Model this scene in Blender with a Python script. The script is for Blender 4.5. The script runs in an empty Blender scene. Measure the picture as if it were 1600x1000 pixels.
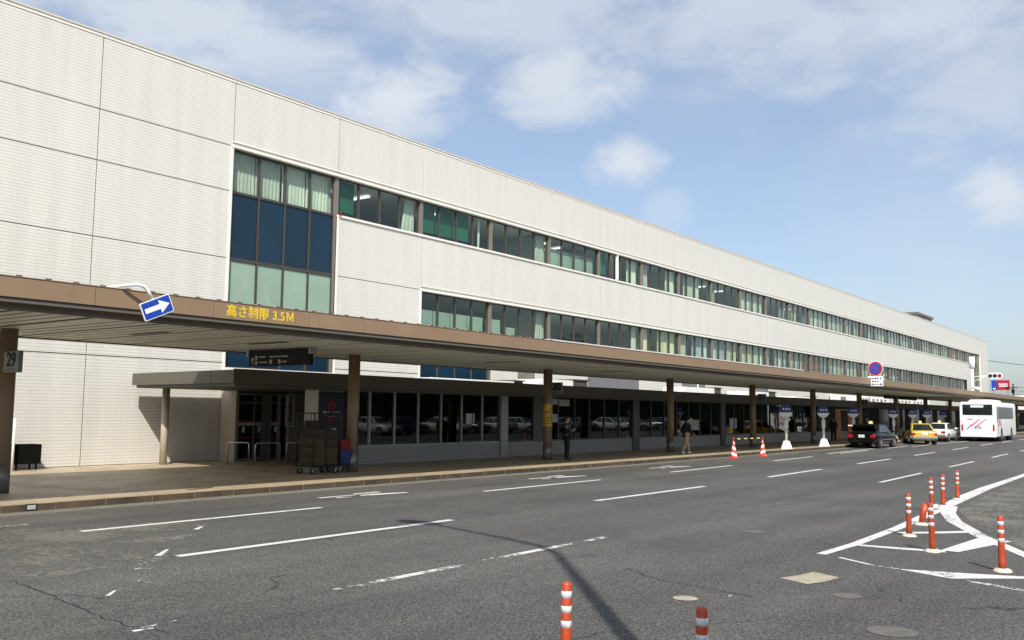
import bpy, bmesh, math, random
from mathutils import Vector, Matrix
R = math.radians
random.seed(7)
scene = bpy.context.scene
COL = scene.collection

# ------------------------------------------------------------------ camera
cam_d = bpy.data.cameras.new("camera"); cam = bpy.data.objects.new("camera", cam_d); COL.objects.link(cam)
cam_d.sensor_width = 36; cam_d.lens = 32.477; cam_d.clip_start = 0.05; cam_d.clip_end = 6000
CZ = 1.9296
_y, _p, _r = R(53.058), R(5.672), R(0.622)
_right = Vector((math.cos(_y), -math.sin(_y), 0)); _fw = Vector((math.sin(_y), math.cos(_y), 0)); _up = Vector((0, 0, 1))
_d = math.cos(_p) * _fw + math.sin(_p) * _up; _u2 = math.cos(_p) * _up - math.sin(_p) * _fw
_rx = math.cos(_r) * _right + math.sin(_r) * _u2; _uy = -math.sin(_r) * _right + math.cos(_r) * _u2
cam.matrix_world = Matrix(((_rx.x, _uy.x, -_d.x, 0), (_rx.y, _uy.y, -_d.y, 0), (_rx.z, _uy.z, -_d.z, CZ), (0, 0, 0, 1)))
scene.camera = cam

# ------------------------------------------------------------------ sky, clouds, sun, exposure
SUNV = Vector((-0.775, -0.685, 1.0)).normalized()
world = bpy.data.worlds.new("World"); scene.world = world; world.use_nodes = True
wn = world.node_tree.nodes; wl = world.node_tree.links
for n in list(wn): wn.remove(n)
def wnode(t, **kw):
    n = wn.new(t)
    for k, v in kw.items(): setattr(n, k, v)
    return n
sky = wnode('ShaderNodeTexSky', sky_type='NISHITA', sun_disc=False)
sky.sun_elevation = math.asin(SUNV.z); sky.sun_rotation = math.atan2(SUNV.x, SUNV.y) % (2 * math.pi)
sky.air_density = 1.0; sky.dust_density = 1.9; sky.ozone_density = 2.6; sky.altitude = 0
bg = wnode('ShaderNodeBackground'); bg.inputs['Strength'].default_value = 0.130
wo = wnode('ShaderNodeOutputWorld'); tc = wnode('ShaderNodeTexCoord')
nz = wnode('ShaderNodeTexNoise'); nz.inputs['Scale'].default_value = 10.0; nz.inputs['Detail'].default_value = 12; nz.inputs['Roughness'].default_value = 0.60; nz.inputs['Distortion'].default_value = .35
nz2 = wnode('ShaderNodeTexNoise'); nz2.inputs['Scale'].default_value = 3.6; nz2.inputs['Detail'].default_value = 7; nz2.inputs['Roughness'].default_value = 0.55
mp = wnode('ShaderNodeMapping'); mp.inputs['Scale'].default_value = (1, 1, 1.9)
wl.new(tc.outputs['Generated'], mp.inputs['Vector'])
wl.new(mp.outputs['Vector'], nz.inputs['Vector']); wl.new(mp.outputs['Vector'], nz2.inputs['Vector'])
def wmath(op, a, b=None, c=None, clamp=False):
    n = wnode('ShaderNodeMath', operation=op); n.use_clamp = clamp
    for i, v in enumerate((a, b, c)):
        if v is None: continue
        if isinstance(v, (int, float)): n.inputs[i].default_value = v
        else: wl.new(v, n.inputs[i])
    return n.outputs[0]
# cloud banks: direction, half-width (horizontal), half-height, density
clouds = [((.505, .775, .378), .19, .060, .80), ((.575, .733, .352), .10, .045, .62), ((.674, .661, .328), .062, .038, .97),
          ((.776, .528, .346), .070, .032, .85), ((.836, .480, .264), .034, .021, .95), ((.966, .146, .212), .044, .032, .98),
          ((.844, .358, .415), .14, .050, .66), ((.906, .222, .376), .16, .062, .70), ((.945, .152, .300), .075, .045, .55),
          ((.868, .448, .214), .020, .022, .35), ((.710, .579, .410), .17, .050, .66), ((.93, .25, .235), .09, .05, .12),
          ((-.5, .2, .8), .4, .2, .4), ((.6, -.6, .45), .4, .12, .4)]
total = None
for c, rh, rv, dens in clouds:
    s = wnode('ShaderNodeVectorMath', operation='SUBTRACT'); wl.new(tc.outputs['Generated'], s.inputs[0]); s.inputs[1].default_value = Vector(c).normalized()
    m = wnode('ShaderNodeVectorMath', operation='MULTIPLY'); wl.new(s.outputs[0], m.inputs[0]); m.inputs[1].default_value = (1 / rh, 1 / rh, 1 / rv)
    l = wnode('ShaderNodeVectorMath', operation='LENGTH'); wl.new(m.outputs[0], l.inputs[0])
    q = wmath('ADD', l.outputs['Value'], wmath('MULTIPLY', wmath('SUBTRACT', nz.outputs[0], 0.5), 3.6))
    q = wmath('ADD', q, wmath('MULTIPLY', wmath('SUBTRACT', nz2.outputs[0], 0.5), 2.2))
    mr = wnode('ShaderNodeMapRange', interpolation_type='SMOOTHSTEP'); wl.new(q, mr.inputs[0])
    mr.inputs[1].default_value = 1.55; mr.inputs[2].default_value = 0.1; mr.inputs[3].default_value = 0; mr.inputs[4].default_value = dens
    total = mr.outputs[0] if total is None else wmath('MAXIMUM', total, mr.outputs[0])
# thin veil everywhere
veil = wnode('ShaderNodeMapRange', interpolation_type='SMOOTHSTEP'); wl.new(nz2.outputs[0], veil.inputs[0])
veil.inputs[1].default_value = .40; veil.inputs[2].default_value = .75; veil.inputs[3].default_value = .20; veil.inputs[4].default_value = .40
total = wmath('ADD', total, wmath('MULTIPLY', veil.outputs[0], wmath('SUBTRACT', 1.0, total)))
total = wmath('MULTIPLY', total, wmath('ADD', .78, wmath('MULTIPLY', nz.outputs[0], .44)), clamp=True)
mixc = wnode('ShaderNodeMix', data_type='RGBA'); wl.new(total, mixc.inputs[0]); wl.new(sky.outputs[0], mixc.inputs[6])
mixc.inputs[7].default_value = (4.7, 5.0, 5.45, 1)
wl.new(mixc.outputs[2], bg.inputs[0]); wl.new(bg.outputs[0], wo.inputs[0])
sun_d = bpy.data.lights.new("sun", 'SUN'); sun = bpy.data.objects.new("sun", sun_d); COL.objects.link(sun)
sun_d.energy = 4.9; sun_d.angle = R(0.53); sun_d.color = (1.0, .955, .885)
sun.rotation_euler = (-SUNV).to_track_quat('-Z', 'Y').to_euler(); sun.location = (0, 0, 60)
scene.view_settings.view_transform = 'Standard'; scene.view_settings.look = 'None'
scene.view_settings.gamma = 1; scene.view_settings.exposure = 0.28
scene.render.engine = 'CYCLES'
scene.cycles.max_bounces = 8; scene.cycles.transparent_max_bounces = 16; scene.cycles.use_denoising = True

# ------------------------------------------------------------------ materials
def mat(name, color, rough=.6, metal=0., noise=0., nscale=3., bump=0., bscale=20., spec=.5, emit=0., coat=0.):
    m = bpy.data.materials.new(name); m.use_nodes = True
    nt = m.node_tree; b = nt.nodes['Principled BSDF']; N = nt.nodes.new; Lk = nt.links.new
    b.inputs['Base Color'].default_value = (*color, 1); b.inputs['Roughness'].default_value = rough
    b.inputs['Metallic'].default_value = metal; b.inputs['Specular IOR Level'].default_value = spec
    if coat: b.inputs['Coat Weight'].default_value = coat; b.inputs['Coat Roughness'].default_value = .04
    if emit: b.inputs['Emission Color'].default_value = (*color, 1); b.inputs['Emission Strength'].default_value = emit
    if noise or bump:
        tcn = N('ShaderNodeTexCoord')
    if noise:
        t = N('ShaderNodeTexNoise'); t.inputs['Scale'].default_value = nscale; t.inputs['Detail'].default_value = 7; t.inputs['Roughness'].default_value = .65
        Lk(tcn.outputs['Object'], t.inputs['Vector'])
        mr = N('ShaderNodeMapRange'); mr.inputs[1].default_value = .25; mr.inputs[2].default_value = .75
        mr.inputs[3].default_value = 1 - noise; mr.inputs[4].default_value = 1 + noise
        Lk(t.outputs[0], mr.inputs[0])
        mx = N('ShaderNodeVectorMath'); mx.operation = 'SCALE'; mx.inputs[0].default_value = color
        Lk(mr.outputs[0], mx.inputs['Scale']); Lk(mx.outputs[0], b.inputs['Base Color'])
        r2 = N('ShaderNodeMapRange'); r2.inputs[3].default_value = max(.03, rough - noise * .4); r2.inputs[4].default_value = min(1, rough + noise * .4)
        Lk(t.outputs[0], r2.inputs[0]); Lk(r2.outputs[0], b.inputs['Roughness'])
    if bump:
        t2 = N('ShaderNodeTexNoise'); t2.inputs['Scale'].default_value = bscale; t2.inputs['Detail'].default_value = 5
        Lk(tcn.outputs['Object'], t2.inputs['Vector'])
        bp = N('ShaderNodeBump'); bp.inputs['Strength'].default_value = bump; bp.inputs['Distance'].default_value = .01
        Lk(t2.outputs[0], bp.inputs['Height']); Lk(bp.outputs[0], b.inputs['Normal'])
    return m

def tile_mat(name, c1, c2, cm, bw, bh, mortar, rough=.35, dirt=.08):
    m = bpy.data.materials.new(name); m.use_nodes = True
    nt = m.node_tree; b = nt.nodes['Principled BSDF']; N = nt.nodes.new; Lk = nt.links.new
    tcn = N('ShaderNodeTexCoord'); sep = N('ShaderNodeSeparateXYZ'); com = N('ShaderNodeCombineXYZ')
    Lk(tcn.outputs['Object'], sep.inputs[0])
    ad = N('ShaderNodeMath'); ad.operation = 'ADD'; Lk(sep.outputs[0], ad.inputs[0]); Lk(sep.outputs[1], ad.inputs[1])
    Lk(ad.outputs[0], com.inputs[0]); Lk(sep.outputs[2], com.inputs[1])
    br = N('ShaderNodeTexBrick'); br.offset = 0; br.inputs['Scale'].default_value = 1
    br.inputs['Brick Width'].default_value = bw; br.inputs['Row Height'].default_value = bh; br.inputs['Mortar Size'].default_value = mortar
    br.inputs['Mortar Smooth'].default_value = .1; br.inputs['Bias'].default_value = 0
    br.inputs['Color1'].default_value = (*c1, 1); br.inputs['Color2'].default_value = (*c2, 1); br.inputs['Mortar'].default_value = (*cm, 1)
    Lk(com.outputs[0], br.inputs['Vector'])
    br2 = N('ShaderNodeTexBrick'); br2.offset = 0; br2.inputs['Scale'].default_value = 1; br2.inputs['Brick Width'].default_value = 900.; br2.inputs['Row Height'].default_value = bh; br2.inputs['Mortar Size'].default_value = mortar
    br2.inputs['Mortar Smooth'].default_value = .1; br2.inputs['Color1'].default_value = (*c1, 1); br2.inputs['Color2'].default_value = (*c1, 1); br2.inputs['Mortar'].default_value = (*cm, 1); Lk(com.outputs[0], br2.inputs['Vector'])
    mxb = N('ShaderNodeMix'); mxb.data_type = 'RGBA'; mxb.inputs[0].default_value = .58; Lk(br.outputs['Color'], mxb.inputs[6]); Lk(br2.outputs['Color'], mxb.inputs[7])
    t = N('ShaderNodeTexNoise'); t.inputs['Scale'].default_value = .45; t.inputs['Detail'].default_value = 8; t.inputs['Roughness'].default_value = .6
    mpn = N('ShaderNodeMapping'); mpn.inputs['Scale'].default_value = (4.5, 4.5, .35); Lk(tcn.outputs['Object'], mpn.inputs[0]); Lk(mpn.outputs[0], t.inputs['Vector'])
    mr = N('ShaderNodeMapRange'); mr.inputs[1].default_value = .3; mr.inputs[2].default_value = .7; mr.inputs[3].default_value = 1 - dirt; mr.inputs[4].default_value = 1 + dirt * .5
    Lk(t.outputs[0], mr.inputs[0])
    mx = N('ShaderNodeVectorMath'); mx.operation = 'SCALE'; Lk(mxb.outputs[2], mx.inputs[0]); Lk(mr.outputs[0], mx.inputs['Scale'])
    Lk(mx.outputs[0], b.inputs['Base Color']); b.inputs['Roughness'].default_value = rough
    bp = N('ShaderNodeBump'); bp.inputs['Strength'].default_value = .35; bp.inputs['Distance'].default_value = .004; bp.invert = True
    Lk(br2.outputs['Fac'], bp.inputs['Height']); Lk(bp.outputs[0], b.inputs['Normal'])
    return m

def glass_mat(name, tint, f0=.06, rough=.02, opaque=None):
    m = bpy.data.materials.new(name); m.use_nodes = True
    nt = m.node_tree; N = nt.nodes.new; Lk = nt.links.new
    for n in list(nt.nodes): nt.nodes.remove(n)
    out = N('ShaderNodeOutputMaterial'); mx = N('ShaderNodeMixShader'); tr = N('ShaderNodeBsdfTransparent'); gl = N('ShaderNodeBsdfGlossy')
    fr = N('ShaderNodeLayerWeight'); fr.inputs[0].default_value = .5; pw = N('ShaderNodeMath'); pw.operation = 'POWER'; pw.inputs[1].default_value = 4.6; Lk(fr.outputs['Facing'], pw.inputs[0])
    tr.inputs[0].default_value = (*tint, 1); gl.inputs['Roughness'].default_value = rough; gl.inputs[0].default_value = (.95, 1, .98, 1)
    ad = N('ShaderNodeMath'); ad.operation = 'MULTIPLY_ADD'; ad.inputs[1].default_value = .95; ad.inputs[2].default_value = .04 + f0; ad.use_clamp = True
    Lk(pw.outputs[0], ad.inputs[0]); Lk(ad.outputs[0], mx.inputs[0]); Lk(tr.outputs[0], mx.inputs[1]); Lk(gl.outputs[0], mx.inputs[2]); Lk(mx.outputs[0], out.inputs[0])
    return m

def asphalt_mat():
    m = bpy.data.materials.new("asphalt"); m.use_nodes = True
    nt = m.node_tree; b = nt.nodes['Principled BSDF']; N = nt.nodes.new; Lk = nt.links.new
    tcn = N('ShaderNodeTexCoord')
    def nz_(s, d=4, r=.6, vec=None):
        t = N('ShaderNodeTexNoise'); t.inputs['Scale'].default_value = s; t.inputs['Detail'].default_value = d; t.inputs['Roughness'].default_value = r
        Lk(vec or tcn.outputs['Object'], t.inputs['Vector']); return t.outputs[0]
    def mrange(v, a, bb, c, d):
        q = N('ShaderNodeMapRange'); Lk(v, q.inputs[0])
        for i, x in enumerate((a, bb, c, d)): q.inputs[i + 1].default_value = x
        return q.outputs[0]
    def mul(a, bb):
        q = N('ShaderNodeMath'); q.operation = 'MULTIPLY'; Lk(a, q.inputs[0]); Lk(bb, q.inputs[1]); return q.outputs[0]
    big = mrange(nz_(.22, 6, .6), .3, .7, .80, 1.18)
    mp_ = N('ShaderNodeMapping'); mp_.inputs['Scale'].default_value = (.05, .8, 1); Lk(tcn.outputs['Object'], mp_.inputs[0])
    lanes = mrange(nz_(1.0, 4, .55, mp_.outputs[0]), .35, .68, .80, 1.16)
    med = mrange(nz_(3.2, 5, .7), .3, .7, .90, 1.1)
    fine = mrange(nz_(30, 4, .8), .32, .70, .45, 1.62)
    vo = N('ShaderNodeTexVoronoi'); vo.inputs['Scale'].default_value = 44; Lk(tcn.outputs['Object'], vo.inputs['Vector'])
    sp = mrange(vo.outputs['Distance'], .05, .6, 1.7, .60)
    f = mul(mul(mul(big, lanes), mul(med, fine)), sp)
    # hairline cracks
    cr = N('ShaderNodeTexVoronoi'); cr.feature = 'DISTANCE_TO_EDGE'; cr.inputs['Scale'].default_value = .16
    wv = N('ShaderNodeTexNoise'); wv.inputs['Scale'].default_value = 1.4; wv.inputs['Detail'].default_value = 6
    Lk(tcn.outputs['Object'], wv.inputs['Vector'])
    mv = N('ShaderNodeVectorMath'); mv.operation = 'MULTIPLY_ADD'; mv.inputs[1].default_value = (.9, .9, 0); Lk(wv.outputs['Color'], mv.inputs[0]); Lk(tcn.outputs['Object'], mv.inputs[2])
    Lk(mv.outputs[0], cr.inputs['Vector'])
    ck = mrange(cr.outputs['Distance'], .0008, .0035, .45, 1.0)
    keep = mrange(nz_(.5, 3), .50, .56, 0, 1)
    one = N('ShaderNodeMix'); one.data_type = 'FLOAT'; Lk(keep, one.inputs[0]); one.inputs[2].default_value = 1; Lk(ck, one.inputs[3])
    f = mul(f, one.outputs[0])
    sc = N('ShaderNodeVectorMath'); sc.operation = 'SCALE'; sc.inputs[0].default_value = (.103, .099, .089); Lk(f, sc.inputs['Scale'])
    Lk(sc.outputs[0], b.inputs['Base Color']); b.inputs['Roughness'].default_value = .82; b.inputs['Specular IOR Level'].default_value = .35
    bp = N('ShaderNodeBump'); bp.inputs['Strength'].default_value = .5; bp.inputs['Distance'].default_value = .006
    Lk(vo.outputs['Distance'], bp.inputs['Height']); Lk(bp.outputs[0], b.inputs['Normal'])
    return m

def paint_mat(name, wear, color=(.62, .61, .58)):
    m = bpy.data.materials.new(name); m.use_nodes = True
    nt = m.node_tree; b = nt.nodes['Principled BSDF']; N = nt.nodes.new; Lk = nt.links.new
    out = nt.nodes['Material Output']; tr = N('ShaderNodeBsdfTransparent'); mx = N('ShaderNodeMixShader')
    tcn = N('ShaderNodeTexCoord'); t = N('ShaderNodeTexNoise'); t.inputs['Scale'].default_value = 9; t.inputs['Detail'].default_value = 9; t.inputs['Roughness'].default_value = .78
    Lk(tcn.outputs['Object'], t.inputs['Vector'])
    t2 = N('ShaderNodeTexNoise'); t2.inputs['Scale'].default_value = .9; t2.inputs['Detail'].default_value = 3; Lk(tcn.outputs['Object'], t2.inputs['Vector'])
    ad = N('ShaderNodeMath'); ad.operation = 'MULTIPLY_ADD'; ad.inputs[1].default_value = .6; Lk(t2.outputs[0], ad.inputs[0]); Lk(t.outputs[0], ad.inputs[2])
    mr = N('ShaderNodeMapRange'); mr.inputs[1].default_value = .30 + wear; mr.inputs[2].default_value = .36 + wear; Lk(ad.outputs[0], mr.inputs[0])
    Lk(mr.outputs[0], mx.inputs[0]); Lk(tr.outputs[0], mx.inputs[1]); Lk(b.outputs[0], mx.inputs[2]); Lk(mx.outputs[0], out.inputs[0])
    md = N('ShaderNodeMapRange'); md.inputs[1].default_value = .35; md.inputs[2].default_value = .65; md.inputs[3].default_value = .8; md.inputs[4].default_value = 1.05; Lk(t.outputs[0], md.inputs[0])
    sc = N('ShaderNodeVectorMath'); sc.operation = 'SCALE'; sc.inputs[0].default_value = color; Lk(md.outputs[0], sc.inputs['Scale']); Lk(sc.outputs[0], b.inputs['Base Color'])
    b.inputs['Roughness'].default_value = .7
    return m

def paving_mat(name, color, tw, td, joint=.8):
    m = bpy.data.materials.new(name); m.use_nodes = True
    nt = m.node_tree; b = nt.nodes['Principled BSDF']; N = nt.nodes.new; Lk = nt.links.new
    tcn = N('ShaderNodeTexCoord')
    br = N('ShaderNodeTexBrick'); br.offset = 0; br.inputs['Scale'].default_value = 1; br.inputs['Brick Width'].default_value = tw; br.inputs['Row Height'].default_value = td
    br.inputs['Mortar Size'].default_value = .006; br.inputs['Color1'].default_value = (*[c * 1.05 for c in color], 1); br.inputs['Color2'].default_value = (*[c * .93 for c in color], 1)
    br.inputs['Mortar'].default_value = (*[c * joint for c in color], 1); Lk(tcn.outputs['Object'], br.inputs['Vector'])
    t = N('ShaderNodeTexNoise'); t.inputs['Scale'].default_value = .8; t.inputs['Detail'].default_value = 9; t.inputs['Roughness'].default_value = .68; Lk(tcn.outputs['Object'], t.inputs['Vector'])
    mr = N('ShaderNodeMapRange'); mr.inputs[1].default_value = .3; mr.inputs[2].default_value = .7; mr.inputs[3].default_value = .72; mr.inputs[4].default_value = 1.18; Lk(t.outputs[0], mr.inputs[0])
    sc = N('ShaderNodeVectorMath'); sc.operation = 'SCALE'; Lk(br.outputs[0], sc.inputs[0]); Lk(mr.outputs[0], sc.inputs['Scale']); Lk(sc.outputs[0], b.inputs['Base Color'])
    r2 = N('ShaderNodeMapRange'); r2.inputs[1].default_value = .3; r2.inputs[2].default_value = .7; r2.inputs[3].default_value = .62; r2.inputs[4].default_value = .38; Lk(t.outputs[0], r2.inputs[0]); Lk(r2.outputs[0], b.inputs['Roughness'])
    return m

M = dict(
    tile=tile_mat('glazed_tile', (.638, .623, .568), (.598, .584, .532), (.355, .34, .30), .078, .098, .0056),
    lowtile=tile_mat('low_wall_tile', (.36, .35, .32), (.32, .315, .29), (.17, .16, .145), .1, .098, .006),
    joint=mat('panel_joint', (.11, .10, .085), .9),
    trim=mat('white_trim', (.70, .68, .62), .5, noise=.06),
    cap=mat('parapet_cap', (.55, .50, .42), .4, noise=.08),
    frame=mat('bronze_frame', (.075, .065, .055), .45, .3, noise=.15),
    mullion=mat('mullion_paint', (.16, .145, .125), .5, noise=.1),
    alu=mat('aluminium', (.42, .41, .38), .4, .7, noise=.1),
    dalu=mat('dark_aluminium', (.13, .125, .115), .45, .5, noise=.1),
    glass=glass_mat('green_glass', (.77, .86, .80), .02), dglass=glass_mat('dark_shop_glass', (.17, .20, .20), .0),
    carglass=mat('car_glass', (.012, .016, .018), .05, spec=.8), 
    navy=mat('navy_spandrel', (.005, .024, .046), .08, noise=.15, nscale=.8, bump=.12, bscale=.9),
    pale=mat('pale_green_panel', (.25, .35, .275), .25, noise=.07, nscale=1.2),
    curtain=mat('curtain_cloth', (.55, .57, .49), .9, noise=.06), curtain2=mat('cream_curtain', (.58, .56, .38), .9, noise=.06), 
    curtain3=mat('grey_blue_curtain', (.42, .49, .52), .9, noise=.06), bluedark=mat('slate_blind', (.10, .125, .16), .8, noise=.2),
    brownblind=mat('brown_blind', (.33, .17, .11), .8, noise=.2),
    blind=mat('green_blind', (.022, .135, .078), .7, noise=.1), screen=mat('pale_screen', (.32, .40, .34), .7, noise=.04),
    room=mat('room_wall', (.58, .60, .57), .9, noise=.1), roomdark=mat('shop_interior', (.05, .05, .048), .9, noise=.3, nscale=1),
    tube=mat('fluorescent_tube', (1, .98, .9), .5, emit=1.6), dot=mat('downlight', (1, .93, .8), .5, emit=3.0),
    fascia=mat('brown_fascia', (.255, .175, .108), .42, noise=.07, nscale=.7, spec=.4), fband=mat('fascia_band', (.20, .155, .115), .5, noise=.1),
    soffit=mat('soffit_slat', (.68, .69, .58), .5, noise=.12, nscale=.6), soffgap=mat('soffit_gap', (.04, .038, .03), .9),
    roofmetal=mat('roof_sheet', (.60, .60, .57), .45, .2, noise=.1), black=mat('black_rubber', (.02, .02, .02), .7),
    column=mat('brown_column', (.22, .155, .095), .45, noise=.12, nscale=1.4), colbase=mat('column_collar', (.20, .19, .175), .4, .5, noise=.2),
    eave=mat('eave_panel', (.095, .087, .064), .5, noise=.09, nscale=.6), beige=mat('beige_stone', (.42, .37, .29), .5, noise=.1),
    whitestone=mat('pale_stone', (.48, .48, .45), .5, noise=.06),
    asphalt=asphalt_mat(), paint=paint_mat('road_paint', .325), worn=paint_mat('worn_road_paint', .47), semi=paint_mat('chipped_road_paint', .335),
    paving=paving_mat('tan_paving', (.40, .325, .215), .3, .3), gutter=mat('gutter_concrete', (.155, .145, .12), .85, noise=.25, nscale=2.5, bump=.3),
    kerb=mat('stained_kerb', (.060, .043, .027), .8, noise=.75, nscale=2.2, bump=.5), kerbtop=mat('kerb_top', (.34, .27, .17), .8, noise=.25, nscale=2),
    patch=mat('concrete_patch', (.33, .30, .22), .9, noise=.3, nscale=7, bump=.5, bscale=40), iron=mat('manhole_iron', (.115, .105, .09), .7, noise=.35, nscale=8), dust=mat('dusty_asphalt', (.16, .15, .12), .9, noise=.5, nscale=2),
    orange=mat('orange_plastic', (.37, .052, .017), .45, noise=.22, nscale=6), band=mat('reflective_band', (.52, .53, .54), .35, noise=.2, nscale=18),
    base=mat('pale_base', (.62, .55, .44), .6, noise=.2, nscale=10), scuff=mat('dark_scuff', (.04, .025, .02), .8),
    white=mat('white_paint', (.78, .78, .76), .4, noise=.04), stopblue=mat('stop_blue', (.008, .02, .17), .35), blue=mat('sign_blue', (.014, .055, .36), .35), signwhite=mat('sign_white', (.78, .79, .80), .35),
    red=mat('sign_red', (.36, .016, .035), .4), yellow=mat('yellow_letter', (.68, .48, .02), .45), grey=mat('grey_metal', (.30, .30, .29), .45, .4, noise=.1),
    dark=mat('dark_sign', (.007, .007, .007), .65, spec=.25), boardgrey=mat('number_board', (.15, .19, .175), .5), dimwhite=mat('dim_white', (.36, .36, .33), .5),
    navysign=mat('navy_banner', (.008, .012, .035), .4), dred=mat('dark_red', (.28, .012, .02), .5), conered=mat('cone_red', (.62, .055, .03), .5, noise=.1), 
    carblack=mat('black_car_paint', (.004, .004, .004), .22, spec=.3), caryellow=mat('yellow_car_paint', (.52, .375, .04), .25, coat=1), carwhite=mat('white_car_paint', (.75, .74, .72), .25, coat=1),
    cargrey=mat('silver_car_paint', (.45, .46, .47), .25, .5, coat=1), carblue=mat('navy_car_paint', (.02, .035, .08), .2, coat=1),
    tail=mat('tail_lamp', (.36, .008, .012), .2, coat=.6), amber=mat('amber_lamp', (.75, .28, .02), .3), chrome=mat('chrome', (.6, .6, .6), .15, 1.), tyre=mat('tyre', (.018, .018, .018), .85), 
    rim=mat('wheel_rim', (.42, .42, .42), .3, .8), bumper=mat('grey_bumper', (.16, .16, .17), .5), lampyellow=mat('roof_lamp', (.78, .66, .16), .4),
    pink=mat('pink_stripe', (.62, .22, .36), .4), mauve=mat('mauve_stripe', (.22, .15, .26), .4),
    suit=mat('dark_suit', (.010, .010, .012), .85, noise=.2), skin=mat('skin', (.42, .24, .16), .6), hair=mat('black_hair', (.012, .010, .009), .6), khaki=mat('khaki_cloth', (.36, .28, .18), .9, noise=.15),
    shirt=mat('white_shirt', (.65, .65, .66), .8), shoe=mat('black_shoe', (.012, .012, .012), .4), wshoe=mat('white_shoe', (.7, .7, .7), .6), phone=mat('phone', (.35, .37, .4), .3),
    cage=mat('cage_steel', (.028, .034, .030), .5, .5), sack=mat('brown_bundle', (.060, .045, .022), .9, noise=.45, nscale=9, bump=.6), sack2=mat('olive_bundle', (.036, .032, .016), .9, noise=.4, nscale=7, bump=.6),
    darkbag=mat('dark_bag', (.02, .018, .014), .8, noise=.3), bluecrate=mat('blue_crate', (.012, .03, .14), .45), redcrate=mat('red_crate', (.24, .012, .02), .5),
    rail=mat('steel_rail', (.50, .49, .46), .3, .9), redline=mat('red_line', (.55, .03, .02), .5), door=mat('door_orange', (.62, .24, .07), .5, noise=.1),
    leaf=mat('leaf', (.022, .034, .013), .8, noise=.4), trunk=mat('bark', (.07, .05, .035), .9, noise=.3),
    conc=mat('pole_concrete', (.40, .39, .36), .8, noise=.1), ac=mat('dark_box', (.004, .004, .004), .9, spec=.1), rust=mat('rust_box', (.20, .16, .13), .8, noise=.4),
    sheet=mat('paper', (.55, .56, .55), .8, noise=.1), yellowposter=mat('yellow_poster', (.62, .42, .05), .6, noise=.15), signgreen=mat('traffic_dark', (.01, .02, .015), .3), lampred=mat('signal_red', (.25, .01, .015), .3), hood=mat('white_hood', (.76, .76, .73), .5, noise=.05))

def blotch(m, color, scale, lo, hi, mapping=(1, 1, 1)):
    """overlays marks of another colour (stains, scuffs, rust) on a material's base colour"""
    nt = m.node_tree; b = nt.nodes['Principled BSDF']; N = nt.nodes.new; Lk = nt.links.new; inp = b.inputs['Base Color']
    tcn = N('ShaderNodeTexCoord'); mpn = N('ShaderNodeMapping'); mpn.inputs['Scale'].default_value = mapping; t = N('ShaderNodeTexNoise')
    t.inputs['Scale'].default_value = scale; t.inputs['Detail'].default_value = 8; t.inputs['Roughness'].default_value = .7
    Lk(tcn.outputs['Object'], mpn.inputs[0]); Lk(mpn.outputs[0], t.inputs['Vector'])
    mr = N('ShaderNodeMapRange'); mr.inputs[1].default_value = lo; mr.inputs[2].default_value = hi; Lk(t.outputs[0], mr.inputs[0])
    mx = N('ShaderNodeMix'); mx.data_type = 'RGBA'; Lk(mr.outputs[0], mx.inputs[0]); mx.inputs[7].default_value = (*color, 1)
    if inp.is_linked: Lk(inp.links[0].from_socket, mx.inputs[6])
    else: mx.inputs[6].default_value = inp.default_value
    Lk(mx.outputs[2], inp)
def vary(m, amt):
    """each object made of this material is a little lighter or darker than its neighbours"""
    nt = m.node_tree; b = nt.nodes['Principled BSDF']; N = nt.nodes.new; Lk = nt.links.new; inp = b.inputs['Base Color']
    oi = N('ShaderNodeObjectInfo'); mr = N('ShaderNodeMapRange'); mr.inputs[3].default_value = 1 - amt; mr.inputs[4].default_value = 1 + amt; Lk(oi.outputs['Random'], mr.inputs[0])
    sc = N('ShaderNodeVectorMath'); sc.operation = 'SCALE'; Lk(mr.outputs[0], sc.inputs['Scale'])
    if inp.is_linked: Lk(inp.links[0].from_socket, sc.inputs[0])
    else: sc.inputs[0].default_value = inp.default_value[:3]
    Lk(sc.outputs[0], inp)
for k_, a_ in (('navy', .22), ('pale', .08), ('curtain', .2), ('curtain2', .15), ('curtain3', .2), ('orange', .12), ('screen', .12), ('blind', .2)): vary(M[k_], a_)
blotch(M['pale'], (.33, .42, .35), .8, .55, .8, (1.5, 1.5, .5))
blotch(M['orange'], (.05, .025, .02), 11, .60, .68, (1, 1, .45)); blotch(M['orange'], (.50, .16, .08), 5, .58, .75); blotch(M['band'], (.20, .16, .14), 16, .58, .68)
blotch(M['base'], (.20, .17, .13), 14, .55, .68); blotch(M['fascia'], (.17, .11, .07), 1.3, .58, .80, (5, 5, .6)); blotch(M['fascia'], (.34, .25, .18), .9, .60, .85, (.6, 1, 2))
blotch(M['asphalt'], (.032, .031, .029), .35, .62, .74, (.35, 1.3, 1)); blotch(M['asphalt'], (.125, .12, .105), .23, .60, .80, (.5, 1.0, 1)); blotch(M['asphalt'], (.03, .03, .03), 1.7, .70, .76)
blotch(M['column'], (.10, .07, .05), 2.5, .58, .75, (2, 2, .5)); blotch(M['whitestone'], (.30, .29, .26), 3, .6, .8, (3, 3, .5)); blotch(M['paving'], (.16, .12, .08), 1.1, .60, .74); blotch(M['trim'], (.42, .39, .33), 2, .58, .75, (3, 3, .4))
blotch(M['tile'], (.50, .47, .41), .9, .64, .95, (6, 6, .22))

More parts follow.
